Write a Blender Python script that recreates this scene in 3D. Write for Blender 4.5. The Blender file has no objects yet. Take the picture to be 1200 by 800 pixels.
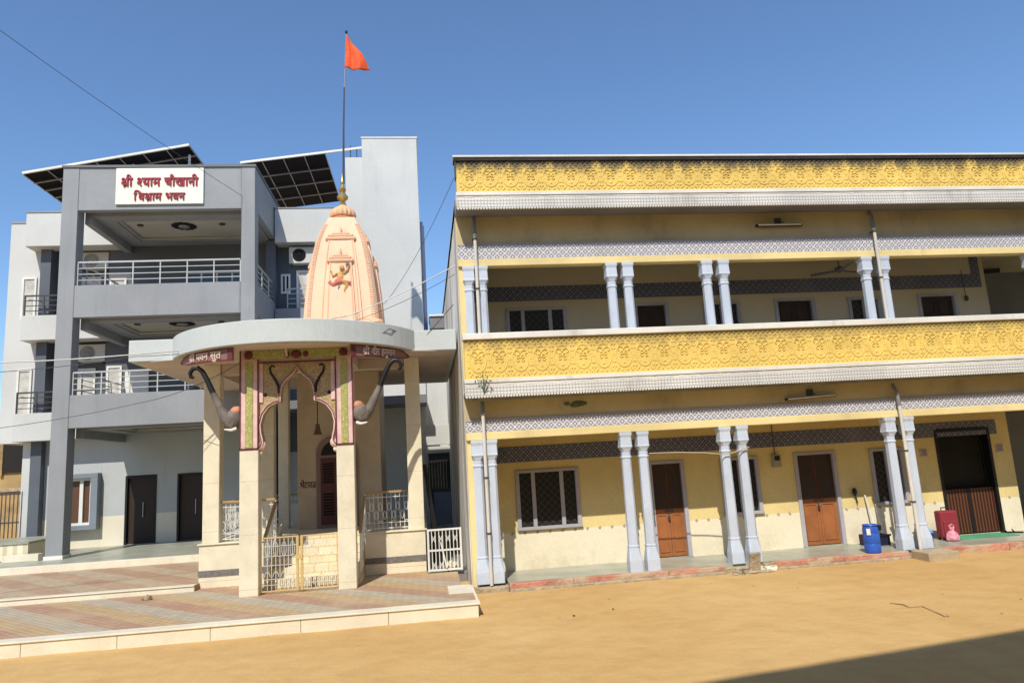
import bpy, bmesh, math, random
from mathutils import Vector, Matrix
random.seed(7)
R = math.radians
S = bpy.context.scene
COL = S.collection

# ------------------------------------------------------------------ camera
EYE = Vector((0.0, 0.0, 2.3))
p_, r_, y_ = R(9.58), R(-3.41), R(7.4)
def _basis():
    cp, sp = math.cos(p_), math.sin(p_); c, s = math.cos(r_), math.sin(r_)
    F = Vector((0, cp, sp)); U = Vector((0, -sp, cp)); Rr = Vector((1, 0, 0))
    r2 = c*Rr + s*U; u2 = -s*Rr + c*U
    cy, sy = math.cos(y_), math.sin(y_)
    ro = lambda v: Vector((cy*v.x + sy*v.y, -sy*v.x + cy*v.y, v.z))
    return ro(r2), ro(u2), ro(F)
RR, UU, FF = _basis()
cam = bpy.data.cameras.new('camera'); camo = bpy.data.objects.new('camera', cam); COL.objects.link(camo)
cam.sensor_width = 36; cam.sensor_fit = 'HORIZONTAL'; cam.lens = 831.7/1200*36
cam.clip_start = 0.1; cam.clip_end = 2000
camo.matrix_world = Matrix(((RR.x, UU.x, -FF.x, EYE.x), (RR.y, UU.y, -FF.y, EYE.y), (RR.z, UU.z, -FF.z, EYE.z), (0, 0, 0, 1)))
S.camera = camo

# ------------------------------------------------------------------ sky, sun, exposure
SUN_TO = Vector((-0.31, -1.0, 1.23)).normalized()
elev = math.asin(SUN_TO.z); azim = math.atan2(SUN_TO.x, SUN_TO.y)
W = bpy.data.worlds.new('World'); S.world = W; W.use_nodes = True
nt = W.node_tree; bg = nt.nodes['Background']
sky = nt.nodes.new('ShaderNodeTexSky'); sky.sky_type = 'NISHITA'; sky.sun_disc = False
sky.sun_elevation = elev; sky.sun_rotation = azim
sky.altitude = 300; sky.air_density = 1.18; sky.dust_density = 0.2; sky.ozone_density = 7.5
nt.links.new(sky.outputs[0], bg.inputs[0]); bg.inputs[1].default_value = 0.15
sun = bpy.data.lights.new('sun', 'SUN'); suno = bpy.data.objects.new('sun', sun); COL.objects.link(suno)
sun.energy = 4.3; sun.angle = R(0.53); sun.color = (1.0, 0.93, 0.80)
suno.rotation_euler = SUN_TO.to_track_quat('Z', 'Y').to_euler()
S.view_settings.view_transform = 'Standard'; S.view_settings.look = 'None'
S.view_settings.gamma = 1.0; S.view_settings.use_curve_mapping = False
S.view_settings.exposure = 0.15

# ------------------------------------------------------------------ materials
class N:
    def __init__(s, name):
        s.m = bpy.data.materials.new(name); s.m.use_nodes = True; s.t = s.m.node_tree
        s.b = s.t.nodes['Principled BSDF']
    def n(s, k, **kw):
        x = s.t.nodes.new(k)
        for a, v in kw.items(): setattr(x, a, v)
        return x
    def put(s, sock, v):
        if v is None: return
        if hasattr(v, 'node'): s.t.links.new(v, sock)
        elif isinstance(v, (tuple, list)) and len(v) == 3 and len(sock.default_value) == 4: sock.default_value = (*v, 1)
        else: sock.default_value = v
    def ma(s, op, a, b=None, c=None):
        x = s.n('ShaderNodeMath', operation=op); s.put(x.inputs[0], a)
        if b is not None: s.put(x.inputs[1], b)
        if c is not None: s.put(x.inputs[2], c)
        return x.outputs[0]
    def mix(s, f, a, b, bt='MIX'):
        x = s.n('ShaderNodeMix', data_type='RGBA', blend_type=bt); s.put(x.inputs[0], f); s.put(x.inputs[6], a); s.put(x.inputs[7], b)
        return x.outputs[2]
    def pos(s, scale=(1, 1, 1), local=False):
        if local: o = s.n('ShaderNodeTexCoord').outputs['Object']
        else: o = s.n('ShaderNodeNewGeometry').outputs['Position']
        if scale == (1, 1, 1): return o
        mp = s.n('ShaderNodeVectorMath', operation='MULTIPLY'); s.t.links.new(o, mp.inputs[0]); mp.inputs[1].default_value = scale
        return mp.outputs[0]
    def xyz(s, local=False):
        x = s.n('ShaderNodeSeparateXYZ'); s.t.links.new(s.pos(local=local), x.inputs[0]); return x.outputs
    def noise(s, scale, detail=4, vec=None, rough=.55):
        x = s.n('ShaderNodeTexNoise'); x.inputs['Scale'].default_value = scale; x.inputs['Detail'].default_value = detail
        x.inputs['Roughness'].default_value = rough
        s.t.links.new(vec if vec is not None else s.pos(), x.inputs['Vector']); return x.outputs[0]
    def ramp(s, f, a, b):
        x = s.n('ShaderNodeMapRange'); x.interpolation_type = 'SMOOTHSTEP'
        s.put(x.inputs[0], f); x.inputs[1].default_value = a; x.inputs[2].default_value = b
        return x.outputs[0]
    def bump(s, h, strength=.3, dist=.02):
        x = s.n('ShaderNodeBump'); x.inputs['Strength'].default_value = strength; x.inputs['Distance'].default_value = dist
        s.put(x.inputs['Height'], h); s.t.links.new(x.outputs[0], s.b.inputs['Normal'])
    def out(s, col, rough=.7, metal=0, spec=.35):
        s.put(s.b.inputs['Base Color'], col); s.put(s.b.inputs['Roughness'], rough); s.b.inputs['Metallic'].default_value = metal
        s.b.inputs['Specular IOR Level'].default_value = spec
        return s.m

def wear(k, col, var=.12, vs=.9, stain=None, samt=.5, ss=(.8, .8, .8), lo=.56, hi=.78, fine=.07):
    """paint or plaster colour with cloudy variation, fine speckle and patches of dirt"""
    a = k.noise(vs, 5)
    c = k.mix(k.ramp(a, .3, .7), tuple(x*(1-var) for x in col) if isinstance(col, tuple) else k.mix(1.0, col, (1-var,)*3, 'MULTIPLY'),
              tuple(min(1, x*(1+var*.6)) for x in col) if isinstance(col, tuple) else col)
    f = k.noise(34, 3)
    c = k.mix(k.ramp(f, .35, .65), k.mix(1.0, c, (1-fine,)*3, 'MULTIPLY'), c)
    if stain:
        t = k.noise(1.0, 6, k.pos(ss), .65)
        c = k.mix(k.ma('MULTIPLY', k.ramp(t, lo, hi), samt), c, stain)
    return c

MATS = {}
def mat(name, col, rough=.75, metal=0, spec=.35, bs=28, bd=.012, bst=.35, **kw):
    if name in MATS: return MATS[name]
    k = N(name); c = wear(k, col, **kw)
    if bst: k.bump(k.noise(bs, 5), bst, bd)
    MATS[name] = k.out(c, rough, metal, spec); return MATS[name]

G = dict
m_yellow = mat('yellow_paint', (.80, .66, .33), stain=(.38, .30, .18), samt=.45, ss=(1.3, 1.3, .5))
m_wall_y = mat('pale_yellow_plaster', (.72, .57, .27), stain=(.5, .4, .22), samt=.35, ss=(1, 1, .6))
m_beam = mat('dusty_yellow_plaster', (.58, .47, .26), var=.16, vs=.8, stain=(.26, .21, .15), samt=.6, ss=(.9, .9, .5), lo=.5, hi=.75)
m_white = mat('white_limewash', (.78, .76, .70), stain=(.30, .28, .25), samt=.5, ss=(1.5, 1.5, .6))
m_sidewall = mat('stained_grey_plaster', (.72, .70, .64), stain=(.20, .18, .16), samt=.65, ss=(1, 1.2, .22), lo=.47, hi=.66)
m_column = mat('pale_blue_paint', (.56, .63, .75), rough=.5, var=.08, stain=(.38, .37, .36), samt=.5, ss=(4, 4, 1.0), lo=.52, hi=.74, bst=.25)
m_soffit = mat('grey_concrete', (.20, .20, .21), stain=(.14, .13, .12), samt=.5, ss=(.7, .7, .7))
m_lilac = mat('lilac_grey_paint', (.42, .41, .46), rough=.55)
m_floor_g = mat('polished_kota_stone', (.36, .37, .30), rough=.35, var=.18, vs=2.2, stain=(.5, .42, .28), samt=.5, bst=.08)
m_red = mat('red_oxide_cement', (.52, .235, .165), var=.25, vs=3.5, stain=(.50, .39, .26), samt=.85, ss=(2.2, 2.2, 5), lo=.46, hi=.60, bst=.8, bs=16, bd=.03)
m_rubble = mat('rough_mortar', (.42, .34, .23), var=.25, vs=5, stain=(.25, .2, .14), samt=.6, ss=(4, 4, 4), bst=.9, bs=14, bd=.04)
m_conc = mat('plain_concrete', (.46, .37, .24), var=.15, vs=3, bst=.6)
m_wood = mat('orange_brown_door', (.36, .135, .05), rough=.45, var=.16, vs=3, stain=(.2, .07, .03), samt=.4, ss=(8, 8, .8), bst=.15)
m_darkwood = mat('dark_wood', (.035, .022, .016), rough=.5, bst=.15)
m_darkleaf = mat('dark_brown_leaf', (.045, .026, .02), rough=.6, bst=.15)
m_black = mat('black_paint', (.012, .012, .014), rough=.45, bst=.1)
m_void = mat('dark_interior', (.02, .018, .016), rough=.9, bst=0)
m_glass = mat('dark_glass', (.02, .022, .026), rough=.12, spec=.6, bst=0)
m_grey_fr = mat('slate_grey_paint', (.285, .300, .318), rough=.6, var=.10, vs=.6, stain=(.20, .21, .22), samt=.5, ss=(2.4, 2.4, .22), lo=.48, hi=.78, bst=.3, bs=9, bd=.012)
m_grey_lt = mat('light_grey_paint', (.565, .575, .565), rough=.65, var=.07, vs=.5, stain=(.40, .40, .39), samt=.5, ss=(1.8, 1.8, .18), lo=.54, hi=.8, bst=.25, bs=9)
m_grey_dk = mat('dark_grey', (.105, .120, .145), rough=.6, bst=.15)
m_ceil = mat('ceiling_white', (.50, .48, .43), rough=.8, bst=.05)
m_cream = mat('cream_tile', (.76, .70, .56), rough=.4, var=.08, vs=2.5, stain=(.5, .42, .3), samt=.35, bst=.1)
m_steel = mat('steel_rail', (.52, .52, .50), rough=.4, metal=.2, bst=0)
m_iron = mat('dark_iron', (.06, .06, .06), rough=.5, bst=.1)
m_pvc = mat('pale_pvc_pipe', (.66, .64, .58), rough=.5, stain=(.4, .36, .3), samt=.5, ss=(4, 4, 1), bst=.05)
m_canopy = mat('canopy_paint', (.555, .60, .60), rough=.65, var=.06, stain=(.36, .37, .35), samt=.45, ss=(.8, .8, 1.5), bst=.2)
m_soff2 = mat('canopy_soffit_plaster', (.60, .50, .42), rough=.8, bst=.1)
m_spire = mat('peach_paint', (.86, .56, .375), rough=.65, var=.07, stain=(.55, .34, .2), samt=.45, ss=(2, 2, .9), bst=.2)
m_spire_dk = mat('deep_peach_paint', (.76, .44, .27), rough=.65)
m_brass = mat('brass', (.55, .38, .13), rough=.35, metal=.75, bst=.1)
m_pole = mat('pole_paint', (.09, .06, .06), rough=.5, bst=0)
m_flag = mat('orange_red_cloth', (.80, .115, .035), rough=.85, var=.15, vs=4, bst=.2)
m_maroon = mat('maroon_paint', (.145, .03, .035), rough=.55)
m_pink = mat('pink_paint', (.76, .53, .50), rough=.6, var=.14, vs=6, bst=.15)
m_ochre = mat('ochre_metal', (.62, .45, .20), rough=.5, var=.12, bst=.15)
m_whitemetal = mat('white_painted_metal', (.74, .74, .70), rough=.5, bst=0)
m_orange = mat('orange_paint', (.56, .26, .15), rough=.6)
m_eleph = mat('elephant_grey', (.17, .145, .125), rough=.7, var=.3, vs=5, stain=(.36, .31, .27), samt=.5, ss=(6, 6, 6), bst=.6, bs=22)
m_bluep = mat('blue_plastic', (.03, .11, .50), rough=.38, var=.1, vs=4, bst=.1)
m_lblue = mat('pale_blue_plastic', (.25, .48, .68), rough=.4, bst=.1)
m_suit = mat('red_suitcase_fabric', (.26, .03, .045), rough=.7, bs=90, bst=.3)
m_pinkbag = mat('pink_plastic_bag', (.78, .33, .42), rough=.4, var=.2, vs=9, bst=.8, bs=16, bd=.05)
m_green = mat('green_mat', (.10, .34, .19), rough=.9, bs=60, bst=.6)
m_solar = mat('solar_cells', (.004, .005, .010), rough=.6, spec=.05, bst=0)
m_alu = mat('aluminium', (.34, .34, .33), rough=.5, metal=.3, bst=0)
m_sign = mat('ivory_board', (.86, .83, .70), rough=.5, var=.04, bst=0)
m_letter = mat('crimson_letters', (.32, .012, .03), rough=.5, bst=0)
m_letter2 = mat('pale_pink_letters', (.66, .50, .43), rough=.6, bst=0)
m_ac = mat('air_conditioner_white', (.55, .55, .52), rough=.5, stain=(.3, .27, .22), samt=.4, ss=(2, 2, 2), bst=0)
m_leaf = mat('leaf_green', (.10, .19, .06), rough=.6, var=.35, vs=20, bst=0)
m_oldwall = mat('old_ochre_plaster', (.42, .29, .13), var=.2, vs=1.2, stain=(.12, .09, .06), samt=.8, ss=(.9, .9, .9), lo=.48, hi=.7)
m_blue_gr = mat('blue_grey_panel', (.20, .22, .30), rough=.5)
m_marble_g = mat('grey_granite_band', (.19, .185, .17), rough=.35, var=.25, vs=25)
m_rope = mat('jute_rope', (.5, .42, .3), rough=.9, bst=0)
m_cable = mat('black_cable', (.07, .07, .075), rough=.6, bst=0)
m_cablew = mat('white_cable', (.66, .66, .66), rough=.6, bst=0)
m_brownwin = mat('brown_shutter', (.12, .055, .03), rough=.4)
m_darkred = mat('maroon_wood', (.10, .035, .035), rough=.5)

def mk_sand():
    k = N('sand'); p = k.pos()
    big = k.noise(.28, 6, p); mid = k.noise(2.2, 6, p); fine = k.noise(60, 4, p, .7)
    c = k.mix(k.ramp(big, .3, .7), (.545, .345, .138), (.605, .408, .180))
    c = k.mix(k.ramp(mid, .35, .75), c, k.mix(1.0, c, (.90, .87, .84), 'MULTIPLY'))
    c = k.mix(k.ramp(fine, .42, .75), c, k.mix(1.0, c, (.86, .83, .79), 'MULTIPLY'))
    grit = k.ramp(k.noise(22, 3, p, .75), .66, .74)
    c = k.mix(k.ma('MULTIPLY', grit, .45), c, (.27, .17, .08))
    trod = k.ramp(k.noise(1.15, 5, k.pos((1.0, 2.2, 1)), .6), .50, .66)
    c = k.mix(k.ma('MULTIPLY', trod, .14), c, (.43, .25, .10))
    v = k.n('ShaderNodeTexVoronoi'); v.inputs['Scale'].default_value = 3.1; k.t.links.new(p, v.inputs['Vector'])
    pit = k.ramp(v.outputs['Distance'], .0, .05)
    c = k.mix(k.ma('MULTIPLY', k.ma('SUBTRACT', 1.0, pit), .5), c, (.22, .14, .07))
    dents = k.ramp(k.noise(4.2, 6, k.pos((1, 1, 1)), .6), .3, .7)
    h = k.ma('ADD', k.ma('MULTIPLY', dents, .7), k.ma('ADD', k.ma('MULTIPLY', fine, .22), k.ma('MULTIPLY', pit, .35)))
    k.bump(h, .38, .03)
    return k.out(c, .95, spec=.1)
m_sand = mk_sand()

def mk_paving(name, cols, period):
    """interlocking pavers laid in diagonal colour bands"""
    k = N(name); x, y, z = k.xyz()
    br = k.n('ShaderNodeTexBrick'); br.offset = .5
    mp = k.n('ShaderNodeMapping'); mp.inputs['Rotation'].default_value = (0, 0, R(45)); k.t.links.new(k.pos(), mp.inputs[0])
    k.t.links.new(mp.outputs[0], br.inputs['Vector'])
    br.inputs['Scale'].default_value = 1.0; br.inputs['Brick Width'].default_value = .2; br.inputs['Row Height'].default_value = .1
    br.inputs['Mortar Size'].default_value = .007; br.inputs['Mortar Smooth'].default_value = .3
    br.inputs['Color1'].default_value = (1, 1, 1, 1); br.inputs['Color2'].default_value = (.80, .80, .80, 1); br.inputs['Mortar'].default_value = (.45, .42, .38, 1)
    wob = k.ma('MULTIPLY', k.ma('SUBTRACT', k.noise(9, 2), .5), .12)
    t = k.ma('FRACT', k.ma('DIVIDE', k.ma('ADD', k.ma('ADD', x, y), wob), period))
    c = cols[0]; n = len(cols)
    for i in range(1, n):
        c = k.mix(k.ramp(t, i/n-.015, i/n+.015), c, cols[i])
    c = k.mix(1.0, c, br.outputs['Color'], 'MULTIPLY')
    dust = k.ramp(k.noise(1.1, 6, rough=.65), .40, .75)
    c = k.mix(k.ma('ADD', .22, k.ma('MULTIPLY', dust, .5)), c, (.47, .37, .245))
    k.bump(k.ma('ADD', k.ma('MULTIPLY', br.outputs['Fac'], -1.0), k.ma('MULTIPLY', k.noise(50, 3), .3)), .5, .008)
    return k.out(c, .85, spec=.2)
m_pave1 = mk_paving('banded_pavers', [(.42, .235, .16), (.50, .345, .18), (.44, .40, .32)], 1.75)
m_pave2 = mk_paving('pink_grey_pavers', [(.40, .24, .165), (.45, .355, .25)], 1.3)

def mk_jali(name, pitch, dark, light):
    k = N(name); x, y, z = k.xyz()
    u = k.ma('MULTIPLY', x, math.pi/pitch); v = k.ma('MULTIPLY', z, math.pi/pitch)
    a = k.ma('ABSOLUTE', k.ma('SINE', k.ma('ADD', u, v))); b = k.ma('ABSOLUTE', k.ma('SINE', k.ma('SUBTRACT', u, v)))
    h = k.ma('ABSOLUTE', k.ma('SINE', k.ma('MULTIPLY', u, 1.0)))
    ln = k.ma('MINIMUM', a, b); line = k.ma('SUBTRACT', 1.0, k.ramp(ln, .22, .42))
    dot = k.ramp(k.ma('MULTIPLY', a, b), .80, .90)
    patt = k.ma('MAXIMUM', line, dot)
    patt = k.ma('MULTIPLY', patt, k.ma('ADD', .72, k.ma('MULTIPLY', k.ramp(k.noise(3, 5, rough=.7), .3, .5), .28)))
    c = k.mix(patt, dark, light)
    c = k.mix(k.ma('MULTIPLY', k.ramp(k.noise(1.0, 6, k.pos((1.2, 1.2, .4))), .5, .8), .35), c, (.30, .28, .27))
    k.bump(patt, .35, .006)
    return k.out(c, .6)
m_jali = mk_jali('stencilled_lattice', .155, (.285, .28, .335), (.67, .67, .695))
m_frieze = mk_jali('shaded_stencilled_frieze', .155, (.06, .066, .105), (.22, .23, .32))  # same stencilled lattice, veranda shade put into its darker colours

def mk_lace(name, z0, z1):
    k = N(name); x, y, z = k.xyz()
    t = k.ma('DIVIDE', k.ma('SUBTRACT', z, z0), z1-z0)
    p = .062
    gx = k.ramp(k.ma('ABSOLUTE', k.ma('SINE', k.ma('MULTIPLY', x, math.pi/p))), .22, .45)
    gz = k.ramp(k.ma('ABSOLUTE', k.ma('SINE', k.ma('MULTIPLY', z, math.pi/p))), .30, .55)
    grid = k.ma('SUBTRACT', 1.0, k.ma('MULTIPLY', gx, gz))
    low = k.ma('SUBTRACT', 1.0, k.ramp(t, .50, .54))
    sw = k.n('ShaderNodeTexWave'); sw.wave_type = 'RINGS'; sw.inputs['Scale'].default_value = 2.6; sw.inputs['Distortion'].default_value = 3.5; sw.inputs['Detail'].default_value = 1.5
    k.t.links.new(k.pos((2.5, 0, 2.5)), sw.inputs['Vector'])
    mid = k.ma('MULTIPLY', k.ramp(t, .54, .57), k.ma('SUBTRACT', 1.0, k.ramp(t, .74, .78)))
    swp = k.ma('MULTIPLY', k.ramp(sw.outputs['Fac'], .55, .8), mid)
    d = k.ma('MAXIMUM', k.ma('MULTIPLY', grid, low), k.ma('MULTIPLY', swp, .8))
    c = wear(k, (.76, .74, .69), stain=(.25, .23, .21), samt=.6, ss=(1.6, 1.6, .5))
    c = k.mix(k.ma('MULTIPLY', d, .62), c, (.26, .26, .29))
    k.bump(k.ma('SUBTRACT', 1.0, d), .5, .012)
    return k.out(c, .7)

def mk_relief(name, ztop, amt):
    """moulded yellow panel, with soot streaks running down from the coping"""
    k = N(name); x, y, z = k.xyz()
    c = wear(k, (.83, .60, .165), var=.10, vs=1.6, stain=(.60, .38, .10), samt=.5, ss=(2, 2, 1))
    f = k.ramp(k.ma('SUBTRACT', ztop, z), .42, .0)
    st = k.ramp(k.ma('ADD', k.noise(1.0, 6, k.pos((3.2, 1, .5)), .7), k.ma('MULTIPLY', f, .30)), .54, .80)
    c = k.mix(k.ma('MULTIPLY', k.ma('MULTIPLY', st, f), amt), c, (.085, .07, .055))
    k.bump(k.noise(40, 4), .4, .01)
    return k.out(c, .7)

def mk_dado():
    """cream dado with a thin stencilled border line, pale yellow above"""
    k = N('dado_wall'); x, y, z = k.xyz()
    up = wear(k, (.74, .60, .285), stain=(.5, .4, .22), samt=.35, ss=(1, 1, .6))
    lo = wear(k, (.80, .735, .57), var=.05, stain=(.55, .45, .3), samt=.35, ss=(1.2, 1.2, .7))
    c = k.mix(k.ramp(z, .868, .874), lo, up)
    c = k.mix(k.ma('MULTIPLY', k.ramp(z, 3.9, 3.91), .85), c, (.56, .50, .39))  # upper storey wall greyed, its veranda shade put into the colour
    c = k.mix(k.ma('MULTIPLY', k.ma('MULTIPLY', k.ramp(z, .75, .14), k.ramp(k.noise(1.0, 6, k.pos((2.2, 1, 1.6)), .7), .42, .70)), .55), c, (.50, .40, .27))
    u = k.ma('SUBTRACT', k.ma('FRACT', k.ma('DIVIDE', x, .26)), .5)
    b = k.ma('ADD', k.ma('ABSOLUTE', k.ma('MULTIPLY', u, .26)), k.ma('ABSOLUTE', k.ma('SUBTRACT', z, k.ma('ADD', .86, k.ma('MULTIPLY', k.ma('SINE', k.ma('MULTIPLY', x, 48.0)), .008)))))
    c = k.mix(k.ma('MULTIPLY', k.ma('SUBTRACT', 1.0, k.ramp(b, .03, .05)), .8), c, (.30, .25, .22))
    k.bump(k.noise(24, 5), .3, .012)
    return k.out(c, .7)
m_dado = mk_dado()

def mk_marble():
    k = N('cream_marble'); 
    v = k.noise(1.1, 8, k.pos((1.2, 1.2, .7)), .7)
    vein = k.ma('SUBTRACT', 1.0, k.ramp(k.ma('ABSOLUTE', k.ma('SUBTRACT', v, .5)), .0, .03))
    c = wear(k, (.76, .70, .54), var=.09, vs=1.6, stain=(.60, .44, .25), samt=.4, ss=(1, 1, .6), fine=.03)
    c = k.mix(k.ma('MULTIPLY', vein, .15), c, (.45, .37, .27))
    x, y, z = k.xyz()
    jz = k.ramp(k.ma('ABSOLUTE', k.ma('SUBTRACT', k.ma('FRACT', k.ma('DIVIDE', k.ma('ADD', z, .15), .95)), .5)), .003, .007)
    c = k.mix(k.ma('MULTIPLY', k.ma('SUBTRACT', 1.0, jz), .45), c, (.3, .25, .18))
    return k.out(c, .38, spec=.4)
m_marble = mk_marble()

def mk_stonewall():
    k = N('cream_split_stone')
    br = k.n('ShaderNodeTexBrick'); mp = k.n('ShaderNodeMapping'); mp.inputs['Rotation'].default_value = (R(90), 0, 0); k.t.links.new(k.pos(), mp.inputs[0])
    k.t.links.new(mp.outputs[0], br.inputs['Vector']); br.inputs['Scale'].default_value = 1; br.inputs['Brick Width'].default_value = .26; br.inputs['Row Height'].default_value = .14
    br.inputs['Mortar Size'].default_value = .006
    br.inputs['Color1'].default_value = (.80, .69, .46, 1); br.inputs['Color2'].default_value = (.70, .60, .40, 1); br.inputs['Mortar'].default_value = (.48, .38, .22, 1)
    c = k.mix(k.ma('MULTIPLY', k.ramp(k.noise(5, 5), .45, .75), .4), br.outputs['Color'], (.6, .47, .28))
    k.bump(k.ma('MULTIPLY', br.outputs['Fac'], -1.0), .6, .01)
    return k.out(c, .6)
m_stone = mk_stonewall()

def mk_floral(name, a, b, c3, sc):
    k = N(name)
    v = k.n('ShaderNodeTexVoronoi'); v.inputs['Scale'].default_value = sc; k.t.links.new(k.pos(), v.inputs['Vector'])
    w = k.n('ShaderNodeTexNoise'); w.inputs['Scale'].default_value = sc*.9; w.inputs['Distortion'].default_value = 2.0; k.t.links.new(k.pos(), w.inputs['Vector'])
    c = k.mix(k.ramp(w.outputs[0], .42, .58), a, b)
    c = k.mix(k.ma('SUBTRACT', 1.0, k.ramp(v.outputs['Distance'], .12, .30)), c, c3)
    k.bump(w.outputs[0], .5, .01)
    return k.out(c, .5)
m_floral = mk_floral('painted_gold_flowers', (.34, .24, .11), (.50, .38, .22), (.44, .22, .17), 20)
m_greenflo = mk_floral('painted_green_vine', (.46, .43, .13), (.29, .31, .11), (.70, .65, .44), 24)

def mk_grille():
    k = N('diamond_window_grille'); x, y, z = k.xyz(); p = .15
    u = k.ma('MULTIPLY', x, math.pi/p); v = k.ma('MULTIPLY', z, math.pi/p)
    a = k.ma('ABSOLUTE', k.ma('SINE', k.ma('ADD', u, v))); b = k.ma('ABSOLUTE', k.ma('SINE', k.ma('SUBTRACT', u, v)))
    line = k.ma('SUBTRACT', 1.0, k.ramp(k.ma('MINIMUM', a, b), .10, .22))
    dot = k.ramp(k.ma('MAXIMUM', a, b), .0, .16)
    boss = k.ma('SUBTRACT', 1.0, dot)
    c = k.mix(k.ma('MULTIPLY', line, .55), (.014, .015, .018), (.10, .09, .07))
    c = k.mix(boss, c, (.35, .30, .18))
    return k.out(c, .3)
m_grille = mk_grille()

def mk_slats():
    k = N('dark_slatted_wood'); x, y, z = k.xyz()
    s = k.ma('FRACT', k.ma('DIVIDE', x, .075)); l = k.ma('MULTIPLY', k.ramp(s, .05, .2), k.ma('SUBTRACT', 1.0, k.ramp(s, .6, .7)))
    c = k.mix(l, (.03, .012, .008), (.14, .05, .025)); k.bump(l, .8, .02)
    return k.out(c, .5)
m_slats = mk_slats()

def mk_planter():
    k = N('cream_ribbed_tile'); x, y, z = k.xyz()
    s = k.ma('FRACT', k.ma('DIVIDE', x, .24)); l = k.ramp(k.ma('ABSOLUTE', k.ma('SUBTRACT', s, .5)), .22, .32)
    c = k.mix(k.ma('MULTIPLY', l, .7), (.76, .68, .48), (.46, .42, .33)); return k.out(c, .6)
m_planter = mk_planter()

# ------------------------------------------------------------------ mesh helpers
def wloc(o):
    v = Vector((0, 0, 0))
    while o is not None: v += o.location; o = o.parent
    return v

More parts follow.
